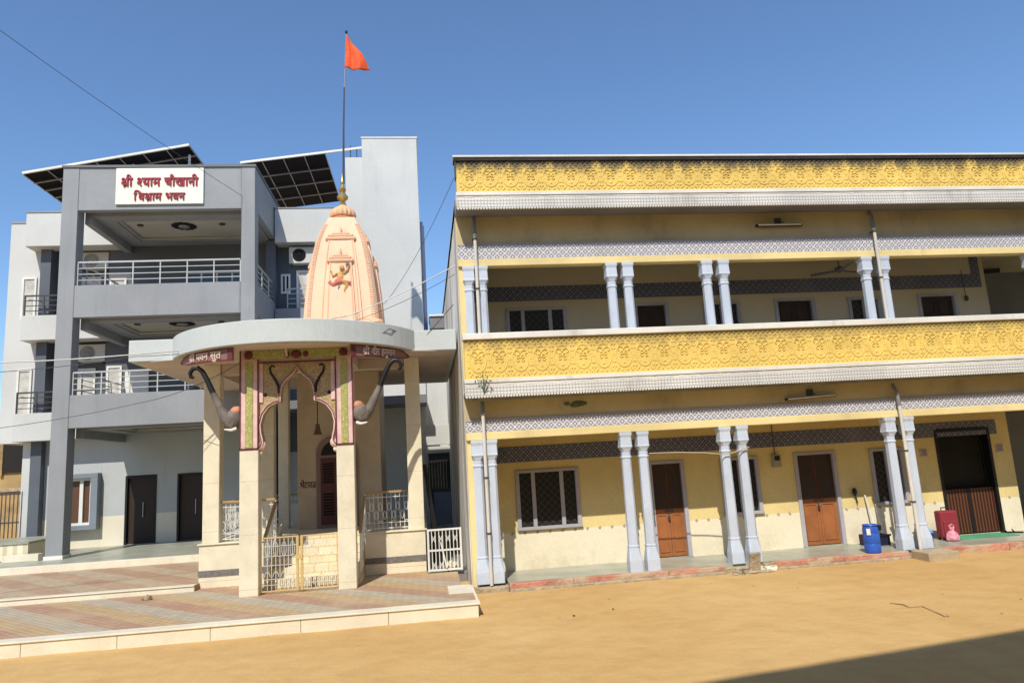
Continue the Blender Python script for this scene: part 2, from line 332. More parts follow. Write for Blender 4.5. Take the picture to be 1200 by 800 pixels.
class MB:
    def __init__(s): s.bm = bmesh.new()
    def box(s, x0, x1, y0, y1, z0, z1):
        v = [s.bm.verts.new(p) for p in ((x0,y0,z0),(x1,y0,z0),(x1,y1,z0),(x0,y1,z0),(x0,y0,z1),(x1,y0,z1),(x1,y1,z1),(x0,y1,z1))]
        for f in ((3,2,1,0),(4,5,6,7),(0,1,5,4),(1,2,6,5),(2,3,7,6),(3,0,4,7)): s.bm.faces.new([v[i] for i in f])
        return s
    def obox(s, c, ax, ay, az, hx, hy, hz):
        c, ax, ay, az = Vector(c), Vector(ax).normalized(), Vector(ay).normalized(), Vector(az).normalized()
        v = [s.bm.verts.new(c + ax*hx*i + ay*hy*j + az*hz*k) for k in (-1, 1) for (i, j) in ((-1,-1),(1,-1),(1,1),(-1,1))]
        for f in ((3,2,1,0),(4,5,6,7),(0,1,5,4),(1,2,6,5),(2,3,7,6),(3,0,4,7)): s.bm.faces.new([v[i] for i in f])
        return s
    def bar(s, a, b, w, d=None):
        a, b = Vector(a), Vector(b); t = (b-a).normalized(); u = Vector((0,0,1)) if abs(t.z) < .9 else Vector((0,1,0))
        x = t.cross(u).normalized(); y = x.cross(t)
        return s.obox((a+b)/2, x, y, t, w/2, (d or w)/2, (b-a).length/2)
    def loft(s, rings, cap=True, close=True):
        vs = [[s.bm.verts.new(p) for p in r] for r in rings]; n = len(vs[0])
        for a, b in zip(vs, vs[1:]):
            for i in range(n if close else n-1):
                j = (i+1) % n; s.bm.faces.new((a[i], a[j], b[j], b[i]))
        if cap and close: s.bm.faces.new(vs[0][::-1]); s.bm.faces.new(vs[-1])
        return s
    def lathe(s, prof, c=(0,0,0), n=20, flute=0, fl=0):
        rings = []
        for r, z in prof:
            rr = []
            for i in range(n):
                a = 2*math.pi*i/n; q = max(r, 1e-4)*(1 - (flute*(.5+.5*math.cos(a*fl)) if fl else 0))
                rr.append((c[0]+q*math.cos(a), c[1]+q*math.sin(a), c[2]+z))
            rings.append(rr)
        return s.loft(rings)
    def tube(s, pts, rad, n=8):
        pts = [Vector(p) for p in pts]; rings = []
        if not isinstance(rad, (list, tuple)): rad = [rad]*len(pts)
        prev = None
        for i, p in enumerate(pts):
            t = (pts[min(i+1, len(pts)-1)] - pts[max(i-1, 0)]).normalized()
            if prev is None: u = Vector((0,0,1)) if abs(t.z) < .9 else Vector((0,1,0)); x = t.cross(u).normalized()
            else: x = (prev - t*prev.dot(t)).normalized()
            prev = x; y = t.cross(x)
            rings.append([p + (x*math.cos(2*math.pi*k/n) + y*math.sin(2*math.pi*k/n))*rad[i] for k in range(n)])
        return s.loft(rings)
    def prism(s, poly, y0, y1):
        """outline in x,z extruded along y"""
        a = [s.bm.verts.new((x, y0, z)) for x, z in poly]; b = [s.bm.verts.new((x, y1, z)) for x, z in poly]; n = len(poly)
        s.bm.faces.new(a); s.bm.faces.new(b[::-1])
        for i in range(n): j = (i+1) % n; s.bm.faces.new((a[i], b[i], b[j], a[j]))
        return s
    def prismz(s, poly, z0, z1):
        a = [s.bm.verts.new((x, y, z0)) for x, y in poly]; b = [s.bm.verts.new((x, y, z1)) for x, y in poly]; n = len(poly)
        s.bm.faces.new(a[::-1]); s.bm.faces.new(b)
        for i in range(n): j = (i+1) % n; s.bm.faces.new((a[i], a[j], b[j], b[i]))
        return s
    def ball(s, c, rx, ry=None, rz=None, n=12, m=8):
        ry = ry or rx; rz = rz or rx; rings = []
        for j in range(m+1):
            t = math.pi*j/m; q = max(math.sin(t), 1e-3)
            rings.append([(c[0]+rx*q*math.cos(2*math.pi*i/n), c[1]+ry*q*math.sin(2*math.pi*i/n), c[2]-rz*math.cos(t)) for i in range(n)])
        return s.loft(rings)
    def build(s, name, m, parent=None, bevel=0, smooth=False, local=False):
        bmesh.ops.recalc_face_normals(s.bm, faces=s.bm.faces)
        if parent is not None and not local:
            d = -wloc(parent)
            for v in s.bm.verts: v.co += d
        me = bpy.data.meshes.new(name); s.bm.to_mesh(me); s.bm.free()
        if smooth:
            for p in me.polygons: p.use_smooth = True
            me.set_sharp_from_angle(angle=R(38))
        me.materials.append(m)
        o = bpy.data.objects.new(name, me); COL.objects.link(o); o.parent = parent
        if bevel:
            b = o.modifiers.new('bevel', 'BEVEL'); b.width = bevel; b.segments = 2; b.limit_method = 'ANGLE'; b.angle_limit = R(40)
        return o

def tag(o, label=None, cat=None, group=None, kind=None):
    if label: o['label'] = label
    if cat: o['category'] = cat
    if group: o['group'] = group
    if kind: o['kind'] = kind
    return o
def thing(name, loc, label, cat, group=None, rz=0):
    o = bpy.data.objects.new(name, None); COL.objects.link(o); o.location = loc; o.rotation_euler = (0, 0, rz); o.empty_display_size = .2
    return tag(o, label, cat, group)
def group_part(name, parent, loc=None):
    """an empty part that carries sub-parts"""
    o = bpy.data.objects.new(name, None); COL.objects.link(o); o.parent = parent
    o.location = (Vector(loc) - wloc(parent)) if loc is not None else (0, 0, 0)
    return o
def copy_part(o, parent, delta):
    c = o.copy(); COL.objects.link(c); c.parent = parent; c.location = o.location + Vector(delta)
    for ch in list(o.children):
        d = ch.copy(); COL.objects.link(d); d.parent = c
    return c

# ------------------------------------------------------------------ lettering (Devanagari, laid out glyph by glyph)
def glyph(ch, bold=.012):
    cu = bpy.data.curves.new('glyph', 'FONT'); cu.body = ch; cu.size = 1; cu.offset = 0; cu.resolution_u = 3
    o = bpy.data.objects.new('glyph', cu); COL.objects.link(o); bpy.context.view_layer.update()
    me = o.to_mesh(); bm = bmesh.new(); bm.from_mesh(me); o.to_mesh_clear()
    COL.objects.unlink(o); bpy.data.objects.remove(o); bpy.data.curves.remove(cu); return bm
_adv = {}
def advance(ch):
    if ch not in _adv:
        a = glyph(ch + '\u0964'); b = glyph('\u0964')
        _adv[ch] = max(v.co.x for v in a.verts) - max(v.co.x for v in b.verts); a.free(); b.free()
    return _adv[ch]
def lettering(tokens, bold=.012):
    """tokens: a character; 'h:x' = half form (stem cut away); 'r:x' = joined with a slanting r stroke; ' ' = space"""
    out = bmesh.new(); x = 0.0
    def add(bm, dx):
        mp = {}
        for v in bm.verts: mp[v] = out.verts.new((v.co.x + dx, v.co.y, 0))
        for f in bm.faces:
            try: out.faces.new([mp[v] for v in f.verts])
            except ValueError: pass
        bm.free()
    for t in tokens:
        if t == ' ': x += .34; continue
        mode, ch = (t[0], t[2:]) if len(t) > 2 and t[1] == ':' else ('', t)
        bm = glyph(ch, bold); adv = advance(ch)
        if mode == 'h':
            cut = max(v.co.x for v in bm.verts) - .20
            r = bmesh.ops.bisect_plane(bm, geom=bm.verts[:] + bm.edges[:] + bm.faces[:], plane_co=(cut, 0, 0), plane_no=(1, 0, 0), clear_outer=True)
            add(bm, x); x += cut; continue
        add(bm, x)
        if mode == 'r':
            xr = x + adv - .16
            q = [out.verts.new(p) for p in ((xr, .26, 0), (xr, .15, 0), (xr-.26, -.06, 0), (xr-.31, .02, 0))]; out.faces.new(q)
        x += adv
    return out, x
def place_text(tokens, name, m, parent, width, height_scale, fn, depth=.02, bold=.012):
    """fn maps (x across, y up, depth) in metres, centred in x, to a point in the place; strokes are thickened by laying shifted copies at slightly different depths"""
    out = MB()
    for k, (ox, oy) in enumerate(((0, 0), (1, .35), (-1, -.35), (.4, -1), (-.4, 1))):
        bm, w = lettering(tokens); s = width / w
        r = bmesh.ops.extrude_face_region(bm, geom=bm.faces[:])
        for v in r['geom']:
            if isinstance(v, bmesh.types.BMVert): v.co.z = 1.0
        mp = {}
        for v in bm.verts: mp[v] = out.bm.verts.new(fn(v.co.x*s - width/2 + ox*bold*s, v.co.y*s*height_scale + oy*bold*s, (depth + .0006*k)*v.co.z))
        for f in bm.faces:
            try: out.bm.faces.new([mp[v] for v in f.verts])
            except ValueError: pass
        bm.free()
    return out.build(name, m, parent)

# ================================================================== ground
def ground():
    bm = bmesh.new()
    # fine sheet near the viewer, coarse beyond, all one mesh
    xs = [-220, -60, -25] + [-14 + .25*i for i in range(129)] + [30, 60, 220]
    ys = [-220, -60, -20, 0, 4] + [6 + .2*i for i in range(61)] + [20, 26, 60, 220]
    import mathutils
    g = []
    for y in ys:
        row = []
        for x in xs:
            h = 0
            if 5 < y < 18 and -14 < x < 18: h = mathutils.noise.fractal(Vector((x*.9, y*.9, 3)), 1, 2, 4)*.010
            row.append(bm.verts.new((x, y, h)))
        g.append(row)
    for a, b in zip(g, g[1:]):
        for i in range(len(xs)-1): bm.faces.new((a[i], a[i+1], b[i+1], b[i]))
    mb = MB(); mb.bm.free(); mb.bm = bm
    o = mb.build('ground', m_sand, None, smooth=True); tag(o, 'loose orange sand of the courtyard', None, None, 'structure'); return o
ground()

# terraces in front of the shrine and the grey building
ter = bpy.data.objects.new('pavement', None); COL.objects.link(ter); tag(ter, 'paved terrace with pavers in diagonal colour bands', None, None, 'structure')
MB().prismz([(-16, 11.42), (.70, 11.42), (.70, 13.2), (.55, 13.2), (.55, 14.855), (-.05, 14.855), (-.05, 15.3), (-4.50, 15.3), (-4.50, 14.86), (-16, 14.86)], -.3, .205).build('paving', m_pave1, ter)
mb = MB()
xx = [-16 + 1.28*i for i in range(13)] + [.72]
for a, b in zip(xx, xx[1:]): mb.box(a+.003, b-.003, 11.35, 11.417, -.2, .185)
mb.box(-16, .75, 11.33, 11.62, .187, .212); mb.box(.703, .75, 11.625, 13.2, -.2, .185)
mb.build('edging', m_cream, ter, bevel=.006)
MB().prismz([(.30, 12.3), (.70, 12.3), (.70, 13.1), (.30, 13.1)], .206, .214).build('slab', m_cream, ter)
bmx = MB(); bm = bmx.bm
v = [bm.verts.new(p) for p in ((-16,14.92,.1),(-4.5,14.92,.1),(-4.5,18.5,.1),(-16,18.5,.1),(-16,14.92,.31),(-4.5,14.92,.31),(-4.5,18.5,.39),(-16,18.5,.39))]
for f in ((3,2,1,0),(4,5,6,7),(0,1,5,4),(1,2,6,5),(2,3,7,6),(3,0,4,7)): bm.faces.new([v[i] for i in f])
bmx.build('upper_paving', m_pave2, ter)
mb = MB(); mb.box(-16, -4.5, 14.87, 14.917, .1, .30); mb.box(-16, -4.5, 14.85, 15.05, .303, .324)
mb.box(-16, -4.5, 18.45, 18.6, .1, .545); mb.build('step_edging', m_cream, ter, bevel=.005)
MB().box(-16, 1.0, 18.603, 23.2, .1, .53).build('veranda_floor', m_floor_g, ter)

# ================================================================== yellow building
YB = thing('yellow_building', (7.5, 13.4, 0), 'two storey yellow guest house with pale blue paired columns and arcaded verandas', 'building')
X0, X1 = .78, 22.0
YW, YF = 14.75, 13.45         # veranda wall, beam face
# veranda floor and kerb
MB().box(1.42, X1, 13.42, YW, -.2, .14).build('veranda_floor', m_floor_g, YB)
mb = MB()
segs = [1.42, 3.1, 4.9, 5.45]; 
for a, b in ((1.42, 2.6), (2.605, 4.4), (4.405, 5.5), (6.45, 7.9), (7.905, 9.25), (9.95, 11.4), (11.41, 13.2), (13.21, 16), (16, X1)):
    MB().box(a, b, 13.27, 13.417, -.2, .142 - random.random()*.006).build('kerb', m_red, YB, bevel=.012)
mb = MB(); mb.box(5.5, 6.45, 13.30, 13.417, -.2, .10); mb.box(.78, 1.417, 13.30, 14.75, -.2, .10); mb.box(1.42, 5.5, 13.2, 13.267, -.2, .05); mb.box(6.45, 9.25, 13.22, 13.267, -.2, .045)
mb.build('foundation', m_rubble, YB, bevel=.02)

OPEN = []   # (x0,x1,z0,z1) holes in the veranda wall
DOORS = [(4.66, 5.40), (7.92, 8.84)]
WIN = [(1.83, 3.12), (6.24, 7.06), (9.68, 10.44)]
BIG = (11.28, 12.62)
z2 = 3.62
def wall_with_holes(x0, x1, z0, z1, holes, y0, y1):
    mb = MB(); xs = sorted({x0, x1, *[h[0] for h in holes], *[h[1] for h in holes]})
    for a, b in zip(xs, xs[1:]):
        hs = sorted([(h[2], h[3]) for h in holes if h[0] <= a and h[1] >= b]); z = z0
        for h0, h1 in hs:
            if h0 > z: mb.box(a, b, y0, y1, z, h0)
            z = h1
        if z < z1: mb.box(a, b, y0, y1, z, z1)
    bmesh.ops.remove_doubles(mb.bm, verts=mb.bm.verts[:], dist=1e-4)
    # drop the inner faces shared by neighbouring blocks
    seen = {}
    for f in list(mb.bm.faces):
        key = tuple(sorted(v.index for v in f.verts)) if False else tuple(sorted((round(v.co.x,3), round(v.co.y,3), round(v.co.z,3)) for v in f.verts))
        seen.setdefault(key, []).append(f)
    kill = [f for fs in seen.values() if len(fs) > 1 for f in fs]
    bmesh.ops.delete(mb.bm, geom=kill, context='FACES')
    return mb
holes1 = [(a, b, .14, 2.10) for a, b in DOORS] + [(a, b, .95, 2.08) for a, b in WIN] + [(BIG[0], BIG[1], .14, 2.44)]
holes2 = [(a, b, z2, 5.53) for a, b in DOORS] + [(a, b, 4.45, 5.50) for a, b in WIN] + [(11.42, 12.36, z2, 5.53)]
XR = 13.12
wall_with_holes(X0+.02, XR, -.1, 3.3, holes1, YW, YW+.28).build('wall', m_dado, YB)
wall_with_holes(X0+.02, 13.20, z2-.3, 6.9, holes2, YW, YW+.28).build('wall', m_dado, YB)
# recess to the right of the wall end, end walls and the body behind
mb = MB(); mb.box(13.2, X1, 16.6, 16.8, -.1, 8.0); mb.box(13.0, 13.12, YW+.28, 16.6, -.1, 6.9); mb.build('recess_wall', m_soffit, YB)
mb = MB(); mb.box(X0+.05, 13.0, YW+1.4, 25, -.1, 7.4); mb.build('rear_wing', m_void, YB)
mb = MB(); mb.box(X0-.02, X0+.16, 13.62, 25, -.2, 7.5); mb.build('side_wall', m_sidewall, YB)
mb = MB(); mb.box(X0-.005, X0+.12, 13.47, 13.617, .1, 7.2); mb.build('corner_strip', m_yellow, YB)
# ceilings / floors
mb = MB(); mb.box(X0+.17, X1, 13.62, YW+2, 3.15, 3.45); mb.box(X0+.17, X1, 13.62, YW+2, 6.48, 7.1); mb.build('ceiling', m_beam, YB)
mb = MB(); mb.box(X0+.165, X1, 13.3, YW-.003, 3.453, z2); mb.build('upper_floor', m_floor_g, YB)
mb = MB(); mb.box(X0-.02, X1, 13.35, 25, 7.20, 7.45); mb.build('roof', m_soffit, YB)
# beams: lower and upper, lattice bands and yellow lip
for zb, zt, zc in ((2.73, 3.55, 3.08), (6.10, 7.18, 6.52)):
    MB().box(X0, X1, YF, YF+.17, zb+.02, zt).build('beam', m_beam, YB)
    MB().box(X0-.004, X1, YF-.02, YF+.004-.006, zb+.15, zc).build('lattice_band', m_jali, YB)
    MB().box(X0-.006, X1, YF-.035, YF+.175, zb, zb+.145).build('beam_lip', m_yellow, YB, bevel=.012)
    MB().box(X0-.004, X1, YF-.03, YF-.001, zc+.002, zc+.03).build('band_edge', m_lilac, YB)
# inner friezes
MB().box(X0+.2, XR-.3, YW-.012, YW-.002, 2.28, 2.60).build('frieze', m_frieze, YB)
mb = MB(); mb.box(X0+.2, 13.08, YW-.012, YW-.002, 5.68, 6.0); mb.box(12.86, 13.08, YW-.012, YW-.002, 6.0, 6.48); mb.build('frieze', m_frieze, YB)

# moulded parapet bands
def parapet(y, zpan0, zpan1, zwb, ztop, pname, amt, rail):
    mrel = mk_relief('moulded_yellow_panel', zpan1, amt)
    mlace = mk_lace('white_lace_band', zwb, zpan0)
    mb = MB(); mb.box(X0+.01, X1, y, y+.14, zpan0, zpan1)
    h = zpan1 - zpan0; p = .4; n = int((X1-X0-.1)/p); x = X0 + .06
    def ring(cx, cz, rx, rz, w, d, a0=0, a1=2*math.pi, k=18):
        full = a1-a0 > 6.2
        pr = []
        for i in range(k if full else k+1):
            a = a0 + (a1-a0)*i/k; c, s_ = math.cos(a), math.sin(a)
            pr.append([(cx+(rx-w)*c, y+.001, cz+(rz-w)*s_), (cx+(rx-w*.6)*c, y-d, cz+(rz-w*.6)*s_), (cx+(rx+w*.6)*c, y-d, cz+(rz+w*.6)*s_), (cx+(rx+w)*c, y+.001, cz+(rz+w)*s_)])
        vs = [[mb.bm.verts.new(q) for q in r] for r in pr]; m = len(vs)
        for i in range(m if full else m-1):
            a, b = vs[i], vs[(i+1) % m]
            for j in range(3): mb.bm.faces.new((a[j], a[j+1], b[j+1], b[j]))
    def boss(cx, cz, r, d=.022):
        b = [mb.bm.verts.new((cx+r*a, y+.001, cz+r*c)) for a, c in ((-1,0),(0,-1),(1,0),(0,1))]; t = mb.bm.verts.new((cx, y-d, cz))
        for i in range(4): mb.bm.faces.new((b[i], b[(i+1) % 4], t))
    nvis = int(13.6/p)
    for i in range(nvis):
        cx = x + p*(i+.5); cz = zpan0 + h*.47
        ring(cx, cz, .158, h*.31, .008, .011)
        for a_ in range(0, 360, 30):
            boss(cx + .187*math.cos(R(a_)), cz + h*.355*math.sin(R(a_)), .013, .016)
            boss(cx + .125*math.cos(R(a_+15)), cz + h*.245*math.sin(R(a_+15)), .010, .012)
        for a_, r_ in ((90, h*.20), (35, .085), (145, .085), (-35, .085), (215, .085)):
            ex, ez = cx + .058*math.cos(R(a_)), cz + h*.02 + (.055 if a_ == 90 else .05)*math.sin(R(a_))
            ring(ex, ez, .026, .05 if a_ == 90 else .03, .008, .014, k=8)
        ring(cx-.07, cz+h*.17, .05, h*.055, .010, .016, R(20), R(250), 8); ring(cx+.07, cz+h*.17, .05, h*.055, .010, .016, R(-70), R(160), 8)
        boss(cx, cz-h*.2, .03)
        for a in (-1, 1):
            for b in (-1, 1):
                boss(cx+a*.172, cz+b*h*.29, .026); boss(cx+a*.125, cz+b*h*.355, .020); boss(cx+a*.185, cz+b*h*.17, .016)
        mb.box(cx+p/2-.008, cx+p/2+.008, y-.010, y+.001, zpan0+h*.1, zpan0+h*.86)
        for j in range(4):
            q = cx - p/2 + p*(j+.5)/4
            boss(q, zpan0+h*.93, .036, .03); boss(q+.05, zpan0+h*.85, .02); boss(q, zpan0+h*.075, .026)
    mb.build('parapet_panel', mrel, YB)
    MB().box(X0-.01, X1, y-.02, y+.3, zwb, zpan0-.003).build('lace_band', mlace, YB)
    mb = MB(); mb.box(X0-.012, X1, y-.035, y-.022, zpan0-.075, zpan0-.004); mb.build('lace_moulding', m_white, YB, bevel=.005)
    mb = MB(); q = .055; k = int((13.5)/q)
    for i in range(k): mb.box(X0+q*i, X0+q*i+.034, y-.03, y+.02, zwb-.028, zwb-.001)
    mb.build('dentils', m_white, YB)
    if rail:
        MB().box(X0-.01, X1, y-.05, y+.22, zpan1+.003, ztop).build('rail', m_white, YB, bevel=.012)
    else:
        MB().box(X0-.035, X1, y-.035, y+.2, zpan1+.003, ztop-.045).build('coping_edge', mat('sooty_coping', (.028, .025, .022), var=.4, vs=3, stain=(.2, .17, .12), samt=.4, ss=(2, 2, 2)), YB)
        MB().box(X0-.045, X1, y-.05, y+.25, ztop-.042, ztop).build('coping', m_white, YB, bevel=.008)
        MB().box(X0-.012, X0+.009, y-.02, y+.2, zpan0+.3, zpan1).build('soot_edge', m_iron, YB)
parapet(12.95, 7.44, 8.07, 7.12, 8.18, 'roof', 1.0, False)
parapet(13.08, 3.84, 4.58, 3.52, 4.70, 'floor', .55, True)
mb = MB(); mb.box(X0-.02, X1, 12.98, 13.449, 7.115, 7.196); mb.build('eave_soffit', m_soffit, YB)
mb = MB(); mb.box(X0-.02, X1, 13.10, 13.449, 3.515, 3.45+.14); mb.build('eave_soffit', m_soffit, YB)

# columns
def oct_ring(hw, hd, ch, z, cx, cy):
    return [(cx-hw+ch, cy-hd, z), (cx+hw-ch, cy-hd, z), (cx+hw, cy-hd+ch, z), (cx+hw, cy+hd-ch, z), (cx+hw-ch, cy+hd, z), (cx-hw+ch, cy+hd, z), (cx-hw, cy+hd-ch, z), (cx-hw, cy-hd+ch, z)]
def make_column(cx, z0, z1):
    g = group_part('column', YB, (cx, 13.50, z0)); cy = 13.50; H = z1-z0
    def lo(prof, name, bev=.004):
        MB().loft([oct_ring(w, w, c, z0+z, cx, cy) for w, c, z in prof]).build(name, m_column, g, bevel=bev)
    lo([(.125, .012, 0), (.125, .012, .20), (.118, .02, .26), (.108, .04, .36), (.100, .045, .44)], 'base')
    lo([(.104, .045, .443), (.104, .045, .475), (.094, .045, .48), (.086, .04, H-.50), (.096, .04, H-.49), (.096, .04, H-.46), (.086, .04, H-.452), (.088, .04, H-.37)], 'shaft')
    lo([(.090, .04, H-.367), (.098, .03, H-.33), (.119, .015, H-.28), (.113, .012, H-.255), (.108, .012, H-.10), (.121, .01, H-.05), (.121, .01, H-.002)], 'capital')
    return g
PAIRS = [(.97, 1.23), (3.83, 4.17), (5.83, 6.19), (9.34, 9.74), (13.22, 13.58), (16.4, 16.8)]
c0 = make_column(PAIRS[0][0], .14, 2.73); c1 = make_column(PAIRS[0][0], z2, 6.10)
for i, pr in enumerate(PAIRS):
    for j, x in enumerate(pr):
        if i == 0 and j == 0: continue
        copy_part(c0, YB, (x-PAIRS[0][0], 0, 0)); copy_part(c1, YB, (x-PAIRS[0][0], 0, 0))

# doors and windows of the veranda
def door(x0, x1, z0, z1, up=False):
    g = group_part('door', YB, ((x0+x1)/2, YW, z0)); t = .055
    mb = MB(); mb.box(x0-.03, x0+t, YW-.03, YW+.12, z0, z1+.03); mb.box(x1-t, x1+.03, YW-.03, YW+.12, z0, z1+.03); mb.box(x0+t, x1-t, YW-.03, YW+.12, z1-t+.02, z1+.03)
    mb.build('frame', m_lilac, g, bevel=.006)
    mid = (x0+x1)/2
    for a, b in ((x0+t+.004, mid-.003), (mid+.003, x1-t-.004)):
        mb = MB(); mb.box(a, b, YW+.05, YW+.09, z0+.03, z1-t+.015)
        w = b-a; H = z1-z0
        for q0, q1 in ((.06, .44), (.50, .72), (.76, .93)):
            mb.box(a+.05, b-.05, YW+.036, YW+.05, z0+H*q0, z0+H*q0+.02); mb.box(a+.05, b-.05, YW+.036, YW+.05, z0+H*q1, z0+H*q1+.02)
            mb.box(a+.05, a+.07, YW+.036, YW+.05, z0+H*q0+.02, z0+H*q1); mb.box(b-.07, b-.05, YW+.036, YW+.05, z0+H*q0+.02, z0+H*q1)
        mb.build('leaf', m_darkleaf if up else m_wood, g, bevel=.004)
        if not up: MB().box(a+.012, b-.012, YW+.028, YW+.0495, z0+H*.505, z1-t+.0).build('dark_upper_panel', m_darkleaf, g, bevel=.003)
    mb = MB(); mb.tube([(mid-.10, YW+.02, z0+.95), (mid+.10, YW+.02, z0+.95)], .012); mb.tube([(mid-.02, YW+.02, z0+.95), (mid-.02, YW+.01, z0+.84)], .012); mb.box(mid-.045, mid+.005, YW+.0, YW+.03, z0+.77, z0+.84)
    mb.build('bolt', m_iron, g)
    MB().box(x0-.03, x1+.03, YW-.06, YW+.045, z0-.02, z0+.02).build('threshold', m_floor_g, g)
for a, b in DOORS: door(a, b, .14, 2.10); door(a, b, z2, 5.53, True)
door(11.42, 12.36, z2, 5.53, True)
def window(x0, x1, z0, z1, split):
    g = group_part('window', YB, ((x0+x1)/2, YW, z0)); t = .06
    mb = MB(); mb.box(x0-.02, x0+t, YW-.035, YW+.1, z0, z1); mb.box(x1-t, x1+.02, YW-.035, YW+.1, z0, z1); mb.box(x0-.02, x1+.02, YW-.04, YW+.1, z1+.001, z1+t); mb.box(x0-.03, x1+.03, YW-.06, YW+.1, z0-t, z0-.001)
    for s in split: q = x0+(x1-x0)*s; mb.box(q-.04, q+.04, YW-.02, YW+.1, z0+.001, z1-.001)
    mb.build('frame', m_lilac, g, bevel=.005)
    e = [x0+t] + [x0+(x1-x0)*s for s in split] + [x1-t]
    for i, (a, b) in enumerate(zip(e, e[1:])):
        a2 = a + (.04 if i else 0); b2 = b - (.04 if i < len(e)-2 else 0)
        MB().box(a2+.001, b2-.001, YW+.03, YW+.05, z0+.001, z1-.001).build('grille', m_grille, g)
for k, (a, b) in enumerate(WIN):
    sp = (.27, .73) if k == 0 else (.5,)
    window(a, b, .97, 2.05, sp); window(a, b, 4.45, 5.47, sp)
# big dark doorway
g = group_part('doorway', YB, (11.95, YW, .14))
mb = MB(); mb.box(BIG[0]-.005, BIG[0]+.06, YW-.02, YW+.2, .14, 2.44); mb.box(BIG[1]-.06, BIG[1]+.005, YW-.02, YW+.2, .14, 2.44); mb.box(BIG[0]+.06, BIG[1]-.06, YW-.02, YW+.2, 2.38, 2.46)
mb.build('frame', m_black, g)
MB().box(BIG[0]+.06, BIG[1]-.06, YW+.24, YW+.27, 1.12, 2.38).build('upper_panel', m_void, g)
mid = 11.95
for a, b in ((BIG[0]+.07, mid-.06), (mid+.02, BIG[1]-.07)): MB().box(a, b, YW+.06, YW+.10, .17, 1.12).build('slatted_leaf', m_slats, g)
MB().box(mid-.055, mid+.015, YW+.05, YW+.11, .17, 1.12).build('mullion', m_black, g)
# a doorway seen through the recess at the right
mb = MB(); mb.box(13.75, 14.7, 16.54, 16.59, .14, 2.3); mb.build('recess_door', m_black, YB)
mb = MB(); mb.box(13.125, X1, 15.2, 16.6, -.1, .139); mb.box(13.21, X1, YW, 16.6, 3.455, z2); mb.build('recess_floor', m_floor_g, YB)

# ================================================================== small things on the yellow building
def pipe(x, y, z0, z1, label, top=None):
    t = thing('drain_pipe', (x, y, z0), label, 'pipe', 'drain pipes on the yellow building')
    MB().tube([(x, y, z0), (x, y, z1)], .032, 12).build('pipe', m_pvc, t, smooth=True)
    for q in (.9, 1.9):
        mb = MB(); mb.lathe([(.042, 0), (.042, .03)], (x, y, z0+q), 12); mb.box(x-.05, x+.05, y+.03, y+.09, z0+q+.005, z0+q+.025); mb.build('clamp', m_iron, t)
    if top: MB().tube([(x, y, z1-.02), (x, y+.02, z1+.25), (x, y+.12, z1+.42)], [.04, .036, .03], 12).build('elbow', m_soffit, t, smooth=True)
pipe(1.10, 13.33, .12, 3.20, 'pale drain pipe between the first ground floor column pair beside the side gate', True)
pipe(1.12, 13.33, 4.71, 6.75, 'pale drain pipe in front of the leftmost upper floor columns', True)
pipe(9.54, 13.33, .14, 2.98, 'pale drain pipe between the ground floor columns above the concrete step', True)
pipe(9.56, 13.33, 4.71, 6.72, 'pale drain pipe between upper columns right of centre of the long balcony', True)

def tube_light(x0, x1, y, z, label, tilt):
    t = thing('tube_light', ((x0+x1)/2, y, z), label, 'light', 'tube lights on the yellow building')
    MB().bar((x0, y, z-tilt), (x1, y, z+tilt), .05, .045).build('batten', m_darkwood, t)
    MB().tube([(x0+.04, y-.05, z-tilt-.0), (x1-.04, y-.05, z+tilt)], .016, 10).build('tube', m_pvc, t, smooth=True)
    mb = MB(); mb.box((x0+x1)/2-.06, (x0+x1)/2+.06, y, y+.05, z+.04, z+.16); mb.tube([((x0+x1)/2, y, z+.1), ((x0+x1)/2+.1, y-.04, z+.05)], .012); mb.build('bracket', m_iron, t)
tube_light(7.16, 8.26, 13.40, 3.22, 'tube light on dark bracket below the lower white lace band', .02)
tube_light(6.98, 8.00, 13.40, 6.82, 'tube light high under the roof eave of the yellow building', .0)
# electricity meter
t = thing('meter_box', (7.48, YW, 1.85), 'small grey electricity meter on yellow wall left of the second brown door', 'meter')
MB().box(7.39, 7.57, YW-.1, YW-.001, 1.85, 2.12).build('case', mat('meter_grey', (.36, .33, .30)), t, bevel=.012)
MB().box(7.42, 7.54, YW-.106, YW-.101, 1.99, 2.09).build('window', m_glass, t)
MB().tube([(7.48, YW-.02, 2.12), (7.48, YW-.02, 2.9)], .008).build('cable', m_cable, t)
for x, lab in ((10.88, 'small lilac notice plate on yellow wall left of the dark doorway'), (12.74, 'small lilac notice plate on yellow wall right of the dark doorway')):
    t = thing('notice_plate', (x+.08, YW, 1.87), lab, 'sign', 'notice plates beside the dark doorway')
    MB().box(x, x+.17, YW-.02, YW-.001, 1.87, 2.04).build('plate', mat('plate_lilac', (.50, .44, .46)), t, bevel=.003)
    mb = MB()
    for q in (1.91, 1.955, 2.0): mb.box(x+.025, x+.145, YW-.024, YW-.0205, q, q+.016)
    mb.build('printed_lines', m_maroon, t)
